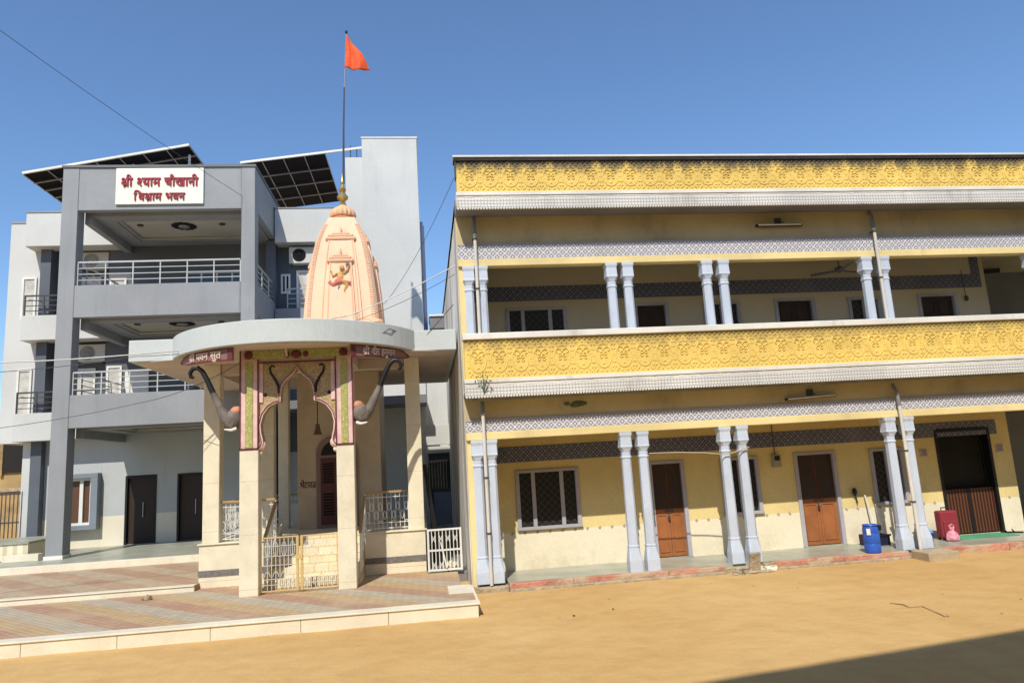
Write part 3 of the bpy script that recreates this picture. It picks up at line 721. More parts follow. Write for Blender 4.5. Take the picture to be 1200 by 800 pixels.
# wall fan by the recess
t = thing('wall_fan', (14.2, 16.45, 6.2), 'black bracket fan on the shaded wall at the right end of the balcony', 'fan')
MB().tube([(14.15, 16.58, 6.62), (14.2, 16.3, 6.52), (14.25, 16.2, 6.42)], .03).build('arm', m_black, t)
MB().ball((14.25, 16.15, 6.40), .11).build('motor', m_black, t, smooth=True)
mb = MB()
for a in (0, 120, 240):
    d = Vector((math.cos(R(a)), -.25, math.sin(R(a))*.45)).normalized(); mb.obox(Vector((14.28, 16.06, 6.38)) + d*.26, d, (0, 1, .3), Vector((0, 1, .3)).cross(d), .2, .012, .06)
mb.build('blades', m_black, t)
t = thing('ceiling_fan', (9.15, 14.1, 6.0), 'dark ceiling fan hanging in the upper veranda left of the balcony pipe', 'fan')
MB().tube([(9.15, 14.1, 6.47), (9.15, 14.1, 6.1)], .012).build('rod', m_iron, t)
MB().lathe([(.02, .1), (.1, .06), (.11, .0), (.03, -.05)], (9.15, 14.1, 6.0), 16).build('motor', m_grey_dk, t, smooth=True)
mb = MB()
for a in (20, 140, 260):
    d = Vector((math.cos(R(a)), math.sin(R(a)), 0)); mb.obox(Vector((9.15, 14.1, 6.0)) + d*.34, d, (-d.y, d.x, .15), (0, 0, 1), .25, .06, .006)
mb.build('blades', m_grey_dk, t)
t = thing('hanging_switch', (12.62, YW, 5.2), 'small dark switch hanging beside the rightmost upper door', 'switch')
MB().ball((12.62, YW-.03, 5.42), .05, .03, .07).build('switch', m_cable, t); MB().tube([(12.62, YW-.02, 5.47), (12.60, YW-.02, 6.1)], .006).build('cord', m_cable, t)
# green stain on the beam
mb = MB()
for cx, cz, rx, rz in ((2.98, 3.33, .15, .05), (2.74, 3.34, .06, .035), (2.90, 3.30, .1, .04)):
    mb.prism([(cx+rx*(1+.2*random.random())*math.cos(2*math.pi*i/14), cz+rz*(1+.25*random.random())*math.sin(2*math.pi*i/14)) for i in range(14)], YF-.004-.002*rx, YF+.02)
mb.build('algae_patch', mat('algae_green', (.12, .15, .075), var=.4, vs=12), YB)
# plant growing on the ledge
t = thing('wall_plant', (1.12, 13.03, 3.60), 'small green plant growing from the lace band ledge near the left corner', 'plant')
mb = MB(); lf = MB()
for i in range(5):
    a = random.uniform(0, 6.28); top = Vector((1.12 + .10*math.cos(a), 12.99 - abs(.05*math.sin(a)), 3.80 + random.random()*.16))
    mb.tube([(1.12, 13.04, 3.58), (1.12+.04*math.cos(a), 13.0, 3.72), top], [.01, .008, .004], 5)
    for j in range(6):
        c = top + Vector((random.uniform(-.07, .07), random.uniform(-.05, .04), random.uniform(-.09, .06))); d = Vector((random.uniform(-1, 1), random.uniform(-1, .3), random.uniform(-.4, .6))).normalized()
        u = d.cross(Vector((0, .3, 1))).normalized(); L = random.uniform(.022, .038); w = L*.4
        vs = [lf.bm.verts.new(q) for q in (c-d*L, c+u*w, c+d*L, c-u*w)]; lf.bm.faces.new(vs)
mb.build('stem', m_leaf, t); lf.build('leaves', m_leaf, t)
# rope tied between the column pairs
pts = [(4.25, 13.36, 2.30), (4.8, 13.36, 2.29), (5.35, 13.36, 2.25), (5.72, 13.36, 2.20), (5.95, 13.36, 2.22), (6.10, 13.36, 2.26), (6.28, 13.37, 2.31)]
tag(MB().tube(pts, .011, 6).build('rope', m_rope, None), 'thin tan rope tied between the second and third ground floor column pairs', 'rope')

# ================================================================== things on the veranda floor
t = thing('barrel', (8.60, 13.42, .14), 'blue plastic drum with open top standing on the red veranda edge', 'barrel')
MB().lathe([(.115, 0), (.145, .015), (.150, .06), (.150, .16), (.143, .175), (.150, .19), (.150, .36), (.143, .375), (.150, .39), (.148, .46), (.135, .50), (.10, .52), (.02, .522)], (8.60, 13.42, .14), 28).build('drum', m_bluep, t, smooth=True)
mb = MB(); mb.tube([(8.60+.13*math.cos(R(a)), 13.42+.13*math.sin(R(a)), .665) for a in range(0, 361, 20)], .016, 6); mb.build('rim', m_bluep, t, smooth=True)
mb = MB(); mb.box(8.70, 8.76, 13.30, 13.36, .56, .66); mb.build('grip', m_black, t)
MB().obox((8.485, 13.31, .55), (.7, -.7, 0), (.7, .7, 0), (0, 0, 1), .035, .004, .06).build('sticker', m_white, t)

t = thing('suitcase', (10.90, 14.28, .14), 'dark red upright suitcase on the veranda floor beside the dark doorway', 'suitcase', rz=R(-6))
MB().box(-.19, .19, -.11, .11, .05, .60).build('case', m_suit, t, bevel=.035, local=True)
MB().box(-.15, .15, -.135, -.112, .12, .40).build('pocket', m_suit, t, bevel=.012, local=True)
mb = MB(); mb.tube([(-.08, 0, .60), (-.08, 0, .66), (.08, 0, .66), (.08, 0, .60)], .012); mb.build('handle', m_black, t, local=True)
mb = MB()
for x in (-.15, .15):
    for y in (-.08, .08): mb.lathe([(.03, 0), (.03, .05)], (x, y, .0), 10)
mb.build('wheels', m_black, t, local=True)
t = thing('plastic_bag', (10.78, 14.02, .14), 'pink knotted plastic bag standing in front of the red suitcase', 'bag')
MB().lathe([(.10, 0), (.135, .04), (.13, .11), (.10, .17), (.05, .215), (.025, .24), (.045, .29), (.01, .30)], (10.78, 14.02, .14), 18, .16, 5).build('bag', m_pinkbag, t, smooth=True)
mb = MB(); mb.tube([(10.76, 14.0, .36), (10.72, 13.99, .46), (10.78, 13.98, .49), (10.83, 14.0, .45), (10.80, 14.0, .36)], [.02, .014, .012, .014, .02]); mb.build('handles', m_pinkbag, t, smooth=True)
t = thing('plastic_tub', (10.36, 14.32, .14), 'pale blue plastic tub left of the red suitcase', 'tub')
MB().lathe([(.15, 0), (.17, .02), (.19, .16), (.205, .165), (.205, .185), (.18, .185), (.16, .05), (.02, .05)], (10.36, 14.32, .14), 24).build('tub', m_bluep, t, smooth=True)
MB().lathe([(.02, .32), (.10, .30), (.17, .24), (.175, .17), (.10, .16)], (10.36, 14.32, .14), 18, .12, 5).build('cloth', m_lblue, t, smooth=True)
t = thing('crate', (9.25, 14.35, .14), 'dark navy crate on the veranda floor behind the blue drum', 'crate')
mb = MB()
mb.box(9.02, 9.50, 14.18, 14.21, .14, .36); mb.box(9.02, 9.50, 14.49, 14.52, .14, .36); mb.box(9.02, 9.05, 14.213, 14.487, .14, .36); mb.box(9.47, 9.50, 14.213, 14.487, .14, .36); mb.box(9.053, 9.467, 14.213, 14.487, .14, .16)
mb.build('crate', mat('navy_plastic', (.015, .02, .05), rough=.4), t, bevel=.006)
MB().box(9.0, 9.52, 14.16, 14.179, .33, .365).build('rim', m_black, t)
tag(MB().box(11.05, 12.40, 14.10, 14.68, .142, .155).build('doormat', m_green, None), 'flat green mat lying before the dark doorway', 'mat')
for i, (x, y, a) in enumerate(((12.52, 14.55, 10), (12.66, 14.50, -14))):
    o = MB().prismz([(-.045, -.12), (.0, -.14), (.045, -.11), (.04, 0), (.05, .09), (.02, .14), (-.03, .13), (-.05, .06), (-.038, 0)], 0, .025)
    o.tube([(-.045, .03, .02), (0, .06, .07), (.045, .03, .02)], .012)
    s = o.build('slipper', m_black, None); s.location = (x, y, .142); s.rotation_euler = (0, 0, R(a+60))
    tag(s, 'dark slipper left on the floor right of the green mat', 'footwear', 'slippers by the doorway')
for i, (xa, xb, h, lab) in enumerate(((9.40, 9.46, 1.0, 'white plastic pipe leaning on the wall behind the blue drum, the taller one'), (9.62, 9.60, .80, 'white plastic pipe leaning on the wall behind the blue drum, the shorter one'))):
    tag(MB().tube([(xb, 14.5, .145), (xa, 14.70, .14+h)], .018, 8).build('pvc_pipe', m_whitemetal, None, smooth=True), lab, 'pipe', 'pipes leaning behind the blue drum')
t = thing('hand_brush', (9.18, YW-.05, 1.0), 'dark hand brush hanging on the yellow wall left of the third window', 'brush')
MB().ball((9.18, YW-.05, 1.22), .05, .04, .09).build('bristles', m_black, t); MB().tube([(9.18, YW-.05, 1.18), (9.22, YW-.04, .98)], .014).build('handle', m_darkwood, t)
# concrete step and rubble
tag(MB().box(9.27, 9.90, 12.75, 13.26, -.1, .155).build('concrete_step', m_conc, None, bevel=.015), 'rough tan concrete block set in the sand as a step below the columns', 'step')
t = MB(); t.obox((6.07, 13.24, .16), (1, .05, .03), (0, 1, .22), (.02, -.2, 1), .11, .03, .19)
tag(t.build('stone_slab', m_rubble, None, bevel=.01), 'grey upright stone slab propped against the third column pair', 'stone')
for i, (x, y, z, hx, hy, hz, a, lab) in enumerate(((5.80, 13.16, .05, .14, .08, .05, 25, 'rough brick lump in the sand just left of the upright stone slab'), (5.62, 13.05, .03, .08, .06, .04, -20, 'smallest broken brick lump lying left of the upright stone slab'),
        (6.32, 13.20, .05, .13, .07, .05, 5, 'flat pale broken brick right of the upright stone slab'), (6.34, 13.22, .125, .12, .06, .018, 8, 'thin broken tile lying on the flat pale brick'), (6.02, 13.06, .02, .26, .04, .02, 3, 'long low mortar strip in front of the upright stone slab'))):
    c, s = math.cos(R(a)), math.sin(R(a)); mb = MB(); mb.obox((0, 0, 0), (c, s, 0), (-s, c, 0), (.05, .03, 1), hx, hy, hz)
    bmesh.ops.subdivide_edges(mb.bm, edges=mb.bm.edges[:], cuts=2, use_grid_fill=True)
    for v in mb.bm.verts: v.co += Vector([random.uniform(-.014, .014) for _ in range(3)])
    o = mb.build('broken_brick', m_rubble if i != 2 else m_cream, None, bevel=.006); o.location = (x, y, z)
    tag(o, lab, 'brick', 'rubble at the foot of the third column pair')
def twig(pts, lab):
    tag(MB().tube(pts, [.008]*len(pts), 5).build('twig', mat('dry_wood', (.34, .22, .11)), None), lab, 'twig')
twig([(6.47, 9.87, .008), (6.55, 9.70, .014), (6.52, 9.53, .008), (6.70, 9.50, .012), (6.64, 9.25, .008), (6.60, 9.04, .012), (6.56, 8.89, .006)], 'thin crooked brown twig lying on the open sand')
t = MB(); t.ball((0, 0, 0), .10, .07, .05, 9, 6)
for v in t.bm.verts: v.co += Vector([random.uniform(-.02, .02) for _ in range(3)])
o = t.build('loose_stone', m_rubble, None); o.location = (-5.15, 14.3, .24); tag(o, 'small dark stone lying on the banded pavers below the low cream step', 'stone')

random.seed(21)
for i in range(14):
    x, y = random.uniform(1.5, 9.0), random.uniform(7.6, 12.6); r = random.uniform(.008, .018)
    t = MB(); t.ball((0, 0, 0), r*1.3, r, r*.6, 7, 5)
    for v in t.bm.verts: v.co += Vector([random.uniform(-.25, .25)*r for _ in range(3)])
    o = t.build('pebble', m_rubble if i % 3 else mat('dark_pebble', (.12, .08, .05)), None); o.location = (x, y, .012); o.rotation_euler = (0, 0, random.random()*6)
    tag(o, 'tiny pebble scattered on the open sand of the courtyard', 'pebble', 'pebbles on the sand')
# ================================================================== shrine
SH = thing('shrine', (-2.4, 15.5, .2), 'small open temple with cream pillars, curved grey canopy and peach spire', 'shrine')
ZB, ZT = 4.655, 5.085
CX, CY, CR = -2.51, 15.50, 2.555
FLOOR = 1.05
# raised base
mb = MB(); mb.box(-4.52, -3.06, 15.2, 20.0, .2, FLOOR-.03); mb.box(-1.30, -.06, 15.2, 20.0, .2, FLOOR-.03); mb.box(-3.057, -1.303, 15.75, 20.0, .2, FLOOR-.03)
mb.build('base', m_marble, SH, bevel=.008)
mb = MB(); mb.box(-4.55, -3.04, 15.17, 15.72, FLOOR-.028, FLOOR); mb.box(-1.32, -.03, 15.17, 15.72, FLOOR-.028, FLOOR); mb.box(-4.55, -.03, 15.723, 20.0, FLOOR-.028, FLOOR)
mb.build('floor', m_marble, SH, bevel=.006)
for bb in ((-4.53, -3.06, 15.185, 15.199), (-1.30, -.055, 15.185, 15.199), (-4.534, -4.521, 15.2, 20)): MB().box(*bb, .42, .535).build('band', m_marble_g, SH)
# steps behind the gate
n = 5
for i in range(n):
    y0 = 14.35 + .28*i; z1 = .205 + (FLOOR-.2)*(i+1)/n - .003
    MB().box(-3.02, -1.34, y0, 15.75-.002, .2 + (.17*i if i else 0), z1 if i == 0 else z1).build('step', m_stone, SH, bevel=.006)
for x0, x1 in ((-3.057, -3.022), (-1.338, -1.303)):
    MB().loft([[(x0, 14.2, .2), (x1, 14.2, .2), (x1, 15.75, .2), (x0, 15.75, .2)], [(x0, 14.2, .45), (x1, 14.2, .45), (x1, 15.75, 1.3), (x0, 15.75, 1.3)]]).build('stair_side', m_stone, SH)
# pillars
def pillar(x0, x1, y0, z0, d=.3, top=ZB):
    MB().box(x0, x1, y0, y0+d, z0, (top-.013) if top == ZB else top-.002).build('pillar', m_marble, SH, bevel=.012)
pillar(-3.385, -3.05, 13.70, .2, top=2.80); pillar(-1.645, -1.32, 13.70, .2, top=2.80)
pillar(-4.47, -4.15, 15.22, FLOOR, .3); pillar(-.38, -.07, 15.22, FLOOR, .3)
pillar(-4.35, -4.08, 18.9, FLOOR, .27); pillar(-.45, -.15, 18.9, FLOOR, .27); pillar(-3.62, -3.36, 16.6, FLOOR, .27); pillar(-3.52, -3.28, 17.9, FLOOR, .24)
# upper painted pillar halves
for x0, x1 in ((-3.385, -3.05), (-1.645, -1.32)):
    MB().box(x0, x1, 13.70, 14.0, 2.80, ZB-.013).build('painted_pillar', m_pink, SH)
    MB().box(x0+.10, x1-.10, 13.685, 13.699, 2.83, 4.42).build('vine_strip', m_greenflo, SH)
    mb = MB()
    for e in (x0-.004, x1-.018): mb.box(e, e+.022, 13.682, 13.699, 2.80, 4.72)
    mb.box(x0, x1, 13.682, 13.699, 2.80, 2.825); mb.build('pillar_edging', m_maroon, SH)
# arch plate between the pillars
ca = -2.35
half = [(0, 4.30), (-.05, 4.20), (-.13, 4.12), (-.22, 4.05), (-.275, 3.95), (-.30, 3.80), (-.305, 3.66), (-.40, 3.64), (-.52, 3.57), (-.62, 3.43), (-.665, 3.25), (-.655, 3.10), (-.625, 2.98), (-.62, 2.90), (-.65, 2.83), (-.695, 2.79)]
mir = [(-x, z) for x, z in half]
mb = MB(); 
from mathutils.geometry import tessellate_polygon
zt_ = ZB-.25
for sgn in (-1, 1):
    pp = [(0.0, zt_), (-.70, zt_), (-.70, 2.79)] + half[::-1][1:]
    pp = [(ca - sgn*x, z) for x, z in pp]
    tri = tessellate_polygon([[Vector((x, z, 0)) for x, z in pp]])
    fv = [mb.bm.verts.new((x, 13.74, z)) for x, z in pp]; bv = [mb.bm.verts.new((x, 13.94, z)) for x, z in pp]
    for t_ in tri: mb.bm.faces.new([fv[i] for i in t_]); mb.bm.faces.new([bv[i] for i in t_][::-1])
    for i in range(1, len(pp)-1): mb.bm.faces.new((fv[i], fv[i+1], bv[i+1], bv[i]))
bmesh.ops.remove_doubles(mb.bm, verts=mb.bm.verts[:], dist=1e-4)
mb.build('arch', m_floral, SH)
full = [(ca+x, z) for x, z in half[::-1]] + [(ca+x, z) for x, z in mir[1:]]
def ribbon(pts, w, y, d, name, m, shift=0.0):
    mb = MB(); P = [Vector((x, z)) for x, z in pts]; L = []; 
    for i, p in enumerate(P):
        t = (P[min(i+1, len(P)-1)] - P[max(i-1, 0)]).normalized(); nrm = Vector((-t.y, t.x))
        L.append([(p + nrm*(shift)), (p + nrm*(shift+w))])
    rings = [[(a.x, y, a.y), (b.x, y, b.y), (b.x, y+d, b.y), (a.x, y+d, a.y)] for a, b in L]
    mb.loft(rings); mb.build(name, m, SH)
ribbon(full, .05, 13.715, .03, 'arch_border', m_pink, .0)
ribbon(full, .015, 13.700, .03, 'arch_line', m_maroon, .025)
for s in (-1, 1):
    MB().box(ca+s*.66-.035, ca+s*.66+.035, 13.716, 13.739, 3.66, 4.40).build('inner_border', m_pink, SH)
    mb = MB(); pts = [(ca+s*.33, 3.82), (ca+s*.34, 3.95), (ca+s*.40, 4.08), (ca+s*.48, 4.20), (ca+s*.50, 4.30), (ca+s*.46, 4.35), (ca+s*.41, 4.32)]
    mb.tube([(x, 13.73, z) for x, z in pts], [.03, .028, .024, .02, .018, .016, .012], 8); mb.build('scroll', m_black, SH, smooth=True)
    MB().ball((ca+s*.585, 13.74, 3.80), .035, .02, .035).build('boss', m_black, SH, smooth=True)
    MB().ball((ca+s*.665, 13.80, 2.86), .085, .08, .10).build('pendant', m_pink, SH, smooth=True)
    MB().ball((ca+s*.685, 13.80, 2.735), .05, .05, .055).build('drop', m_marble, SH, smooth=True)
# lintel band and emblem
MB().box(-3.05+.002, -1.645-.002, 13.72, 13.98, 4.425, ZB-.002).build('lintel', m_pink, SH)
MB().box(-3.30, -1.40, 13.668, 13.681, 4.47, 4.635).build('lintel_vine', m_greenflo, SH)
mb = MB(); mb.box(-3.39, -1.315, 13.655, 13.685, 4.652, 4.668); mb.box(-3.02, -1.68, 13.69, 13.719, 4.395, 4.42); mb.build('lintel_line', m_maroon, SH)
mb = MB(); mb.ball((-2.35, 13.66, 4.54), .10, .03, .08); mb.ball((-2.52, 13.66, 4.54), .05, .03, .06); mb.ball((-2.18, 13.66, 4.54), .05, .03, .06); mb.build('emblem', m_maroon, SH, smooth=True)
for x in (-3.22, -1.48): MB().ball((x, 13.66, 4.55), .08, .025, .08).build('rosette', m_maroon, SH, smooth=True)
mb = MB(); mb.tube([(-2.52, 13.62, 4.50), (-2.53, 13.60, 4.64), (-2.52, 13.58, 4.74)], [.022, .026, .03], 8); mb.build('hook', m_pink, SH)

# curved inscription wings that follow the canopy edge
def arc_pt(x, inset):
    r = CR - inset; dx = max(-r, min(r, x-CX)); return CY - math.sqrt(max(0, r*r - dx*dx))
ang0 = math.atan2(1, 1)
def arc_at(s, z, d, inset=.11):
    """s: arc length from the axis of the bow (negative to the left); d: how far proud of the panel"""
    r = CR - inset + d; a = s/(CR-inset); return (CX + r*math.sin(a), CY - r*math.cos(a), z)
def s_of_x(x, inset=.11): return math.asin((x-CX)/(CR-inset))*(CR-inset)
def wing(sa, sb, tip):
    g = group_part('inscription_panel', SH, (CX, 13.2, 4.4))
    n = 16; rings = []; edge = []
    for i in range(n+1):
        f = i/n; s = sa + (sb-sa)*f
        zl, zh = 4.40, ZB-.004
        k = f if tip > 0 else 1-f
        zl += .07*k
        if k > .72: q = (k-.72)/.28; zl += .05*q**2; zh -= .09*q**1.6
        rings.append([arc_at(s, zl, 0), arc_at(s, zh, 0), arc_at(s, zh, -.05), arc_at(s, zl, -.05)]); edge.append((s, zl, zh))
    MB().loft(rings).build('panel', mat('inscription_maroon', (.27, .135, .115), rough=.6), g)
    mb = MB()
    mb.loft([[arc_at(s, zl, .008), arc_at(s, zl+.022, .008), arc_at(s, zl+.022, .0), arc_at(s, zl, .0)] for s, zl, zh in edge])
    mb.loft([[arc_at(s, zh-.03, .008), arc_at(s, zh-.002, .008), arc_at(s, zh-.002, .0), arc_at(s, zh-.03, .0)] for s, zl, zh in edge])
    sm = sa if tip > 0 else sb; w = .10*(1 if tip > 0 else -1)
    mb.loft([[arc_at(sm+w*q, 4.41, .010), arc_at(sm+w*q, ZB-.012, .010), arc_at(sm+w*q, ZB-.012, .0), arc_at(sm+w*q, 4.41, 0)] for q in (0, .5, 1)])
    mb.build('border', m_maroon, g)
    return g
sL0, sL1 = s_of_x(-4.62), s_of_x(-3.40); sR0, sR1 = s_of_x(-1.31), s_of_x(-.26)
gl = wing(sL0, sL1, -1); gr = wing(sR0, sR1, 1)
mL = (sL0*.42 + sL1*.58); mR = (sR0*.60 + sR1*.40)
place_text(['r:श', 'ी', ' ', 'प', 'व', 'न', ' ', 'स', 'ु', 'त'], 'lettering', m_letter2, gl, .90, 1.0, lambda x, y, d: arc_at(mL+x, 4.475-.03*x+y, .004+d*.6), .03, .022)
place_text(['r:श', 'ी', ' ', 'व', 'ी', 'र', ' ', 'ह', 'न', 'ु', 'म', 'ा', 'न'], 'lettering', m_letter2, gr, .80, 1.25, lambda x, y, d: arc_at(mR+x, 4.475+.03*x+y, .004+d*.6), .03, .022)

# elephant heads on the outer sides of the front pillars
def elephant(s, xp):
    g = group_part('elephant_head', SH, (xp, 13.85, 3.3)); y = 13.80
    P = [(.10, 3.30), (.20, 3.33), (.30, 3.45), (.42, 3.70), (.52, 3.92), (.62, 4.15), (.70, 4.30), (.78, 4.37), (.87, 4.36), (.92, 4.28), (.90, 4.20), (.85, 4.19)]
    rad = [.15, .125, .095, .068, .054, .05, .047, .045, .043, .04, .036, .024]
    pt = [Vector((xp+s*a, y, z)) for a, z in P]
    MB().tube(pt[:5], rad[:5], 14).build('trunk', m_eleph, g, smooth=True)
    MB().tube([pt[4]-(pt[4]-pt[3])*.2] + pt[5:], [rad[4]*1.06] + rad[5:], 14).build('trunk_tip', m_black, g, smooth=True)
    mb = MB(); mb.ball((xp+s*.12, y, 3.38), .17, .16, .19, 16, 10); mb.build('head', m_eleph, g, smooth=True)
    MB().ball((xp+s*.08, y, 3.52), .115, .13, .10, 16, 10).build('crown', m_orange, g, smooth=True)
    MB().tube([(xp+s*.06, y-.10, 3.20), (xp+s*.14, y-.14, 3.17), (xp+s*.26, y-.15, 3.19)], [.03, .026, .012], 8).build('tusk', m_white, g, smooth=True)
elephant(-1, -3.385); elephant(1, -1.32)

# canopy: main slab and bowed front
arc = []
a1 = math.acos((CY-14.55)/CR)
for i in range(33):
    a = -a1 + 2*a1*i/32; arc.append((CX + CR*math.sin(a), CY - CR*math.cos(a)))
pl = [(-5.70, 14.55)] + arc + [(.72, 14.55), (.72, 20.4), (-5.70, 20.4)]
MB().prismz(pl, ZB, ZT).build('canopy', m_canopy, SH, bevel=.015)
pi = [(-5.60, 14.65)] + [(CX+(x-CX)*.97, CY+(y-CY)*.97) for x, y in arc[1:-1]] + [(.62, 14.65), (.62, 20.3), (-5.60, 20.3)]
MB().prismz(pi, ZB-.012, ZB-.002).build('canopy_soffit', m_soff2, SH)
mb = MB(); mb.box(-4.14, -.39, 15.26, 15.5, 4.42, ZB-.014); mb.box(-4.40, -4.18, 15.523, 18.89, 4.42, ZB-.014); mb.box(-.36, -.13, 15.523, 18.89, 4.42, ZB-.014)
mb.box(-3.37, -3.07, 14.003, 15.257, 4.42, ZB-.014); mb.box(-1.63, -1.34, 14.003, 15.257, 4.42, ZB-.014); mb.build('soffit_beam', m_soff2, SH, bevel=.006)
# parapet roof step under the spire
MB().box(-3.1, -.7, 16.9, 19.5, ZT+.001, 5.55).build('spire_plinth', m_spire, SH, bevel=.02)
# sanctum
sx0, sx1 = -2.95, -1.04
MB().box(sx0, sx1, 17.2, 19.2, FLOOR, ZB-.014).build('sanctum', mat('dun_marble', (.56, .47, .35), rough=.4, var=.12, vs=2, stain=(.40, .32, .22), samt=.4, ss=(1, 1, 1)), SH, bevel=.01)
g = group_part('sanctum_door', SH, (-2.05, 17.2, FLOOR))
dx0, dx1, zt = -2.52, -1.58, 2.75
pts = [(dx0, FLOOR+.01), (dx0, zt)] + [((dx0+dx1)/2 + (dx1-dx0)/2*math.cos(R(180-15*i)), zt+.42*math.sin(R(15*i))) for i in range(1, 12)] + [(dx1, zt), (dx1, FLOOR+.01)]
mb = MB(); mb.prism([(x, z) for x, z in pts], 17.15, 17.199); mb.build('frame', mat('door_frame_mauve', (.26, .17, .155), rough=.5), g)
for a, b in ((dx0+.10, -2.06), (-2.04, dx1-.10)):
    mb = MB(); mb.box(a, b, 17.12, 17.149, FLOOR+.08, zt-.12); mb.build('shutter', m_darkred, g, bevel=.004)
    for z0, z1 in ((FLOOR+.28, 1.85), (2.05, zt-.22)):
        mb = MB(); k = int((z1-z0)/.06)
        for i in range(k): mb.obox(((a+b)/2, 17.105, z0+.03+i*(z1-z0)/k), (1, 0, 0), (0, 1, .6), (0, -.6, 1), (b-a)/2-.06, .02, .006)
        mb.build('louvres', m_black, g)
mb = MB(); mb.prism([((dx0+dx1)/2 + .36*math.cos(R(15*i)), zt-.05+.34*math.sin(R(15*i))) for i in range(0, 13)], 17.13, 17.149); mb.build('fanlight', m_black, g)
place_text(['भ', 'े', 'ं', 'ट', 'प', 'ा', 'r:त'], 'wall_lettering', m_maroon, SH, .36, 1.5, lambda x, y, d: (-2.72+x, 17.198-d*.3, 1.98+y), .02, .02)
# railings of white cast iron with ochre handrails
def railing(pts, z0, z1, name='railing', slope=None):
    """pts: polyline in x,y at floor height; posts, balusters and loops"""
    g = group_part(name, SH, (pts[0][0], pts[0][1], z0)); bl = MB(); hr = MB()
    for (xa, ya, za), (xb, yb, zb) in zip(pts, pts[1:]):
        A, B = Vector((xa, ya, za)), Vector((xb, yb, zb)); L = (B-A).length; k = max(2, int(L/.085)); up = Vector((0, 0, 1)); h = z1-z0
        hr.bar(A+up*h, B+up*h, .06, .045)
        bl.bar(A+up*.05, B+up*.05, .02); bl.bar(A+up*(h-.10), B+up*(h-.10), .016); bl.bar(A+up*.16, B+up*.16, .014)
        for i in range(k+1):
            p = A + (B-A)*(i/k); bl.bar(p+up*.02, p+up*(h-.02), .011)
            if i < k:
                q = A + (B-A)*((i+.5)/k); t = (B-A).normalized()
                zc = h*(.62 if i % 2 else .40)
                bl.tube([q + t*.032*math.cos(R(a)) + up*(zc+.085*math.sin(R(a))) for a in range(0, 361, 45)], .008, 5)
                if i % 3 == 0: bl.tube([q + t*.03*math.cos(R(a)) + up*(h*.2+.05*math.sin(R(a))) for a in range(0, 181, 45)], .008, 5)
        for e in (A, B): bl.bar(e, e+up*(h-.02), .03)
    bl.build('balusters', m_whitemetal, g); hr.build('handrail', mat('ochre_handrail', (.42, .27, .12), rough=.5), g, bevel=.006)
railing([(-4.14, 15.36, FLOOR), (-3.08, 15.36, FLOOR)], FLOOR, FLOOR+.78)
railing([(-1.28, 15.36, FLOOR), (-.39, 15.36, FLOOR)], FLOOR, FLOOR+.78)
railing([(-1.29, 15.30, FLOOR), (-1.29, 14.25, .42)], FLOOR, FLOOR+.72)
railing([(-3.06, 15.30, FLOOR), (-3.06, 14.25, .42)], FLOOR, FLOOR+.72)
railing([(-4.25, 18.9, FLOOR), (-4.25, 15.53, FLOOR)], FLOOR, FLOOR+.75)
railing([(-4.05, 19.0, FLOOR), (-2.96, 19.0, FLOOR)], FLOOR, FLOOR+.75)
railing([(-.22, 15.53, FLOOR), (-.22, 18.9, FLOOR)], FLOOR, FLOOR+.75)
# front gate, two leaves
for x0, x1 in ((-3.03, -2.36), (-2.33, -1.665)):
    g = group_part('gate_leaf', SH, (x0, 13.82, .22)); y = 13.82; z0, z1 = .24, 1.20
    wl_, wr_ = (.018, .045) if x0 < -2.5 else (.045, .018)
    mb = MB(); mb.bar((x0+wl_/2, y, z0), (x0+wl_/2, y, z1), wl_); mb.bar((x1-wr_/2, y, z0), (x1-wr_/2, y, z1), wr_); mb.bar((x0+wl_, y, z1-.012), (x1-wr_, y, z1-.012), .024); mb.bar((x0+wl_, y, z0+.012), (x1-wr_, y, z0+.012), .024)
    mb.build('frame', m_ochre, g, bevel=.004)
    mb = MB()
    for i in range(1, 8): x = x0+.04+(x1-x0-.08)*i/8; mb.bar((x, y, z0+.03), (x, y, z1-.03), .009)
    for z in (.36, .46, .70, .86, 1.04): mb.bar((x0+.03, y, z), (x1-.03, y, z), .009)
    for i in range(4):
        x = x0+.04+(x1-x0-.08)*(2*i+1)/8
        mb.tube([(x+.05*math.cos(R(a)), y-.008, .50+.09*math.sin(R(a))) for a in range(0, 181, 30)], .006, 5)
        mb.ball((x, y-.006, .42), .014, .008, .03, 8, 6)
        mb.tube([(x+.04*math.cos(R(a)), y-.008, .98+.13*math.sin(R(a))) for a in range(0, 361, 30)], .005, 5)
    mb.build('lattice', m_whitemetal, g)
MB().box(-2.40, -2.29, 13.79, 13.85, .78, .86).build('gate_latch', m_ochre, SH)

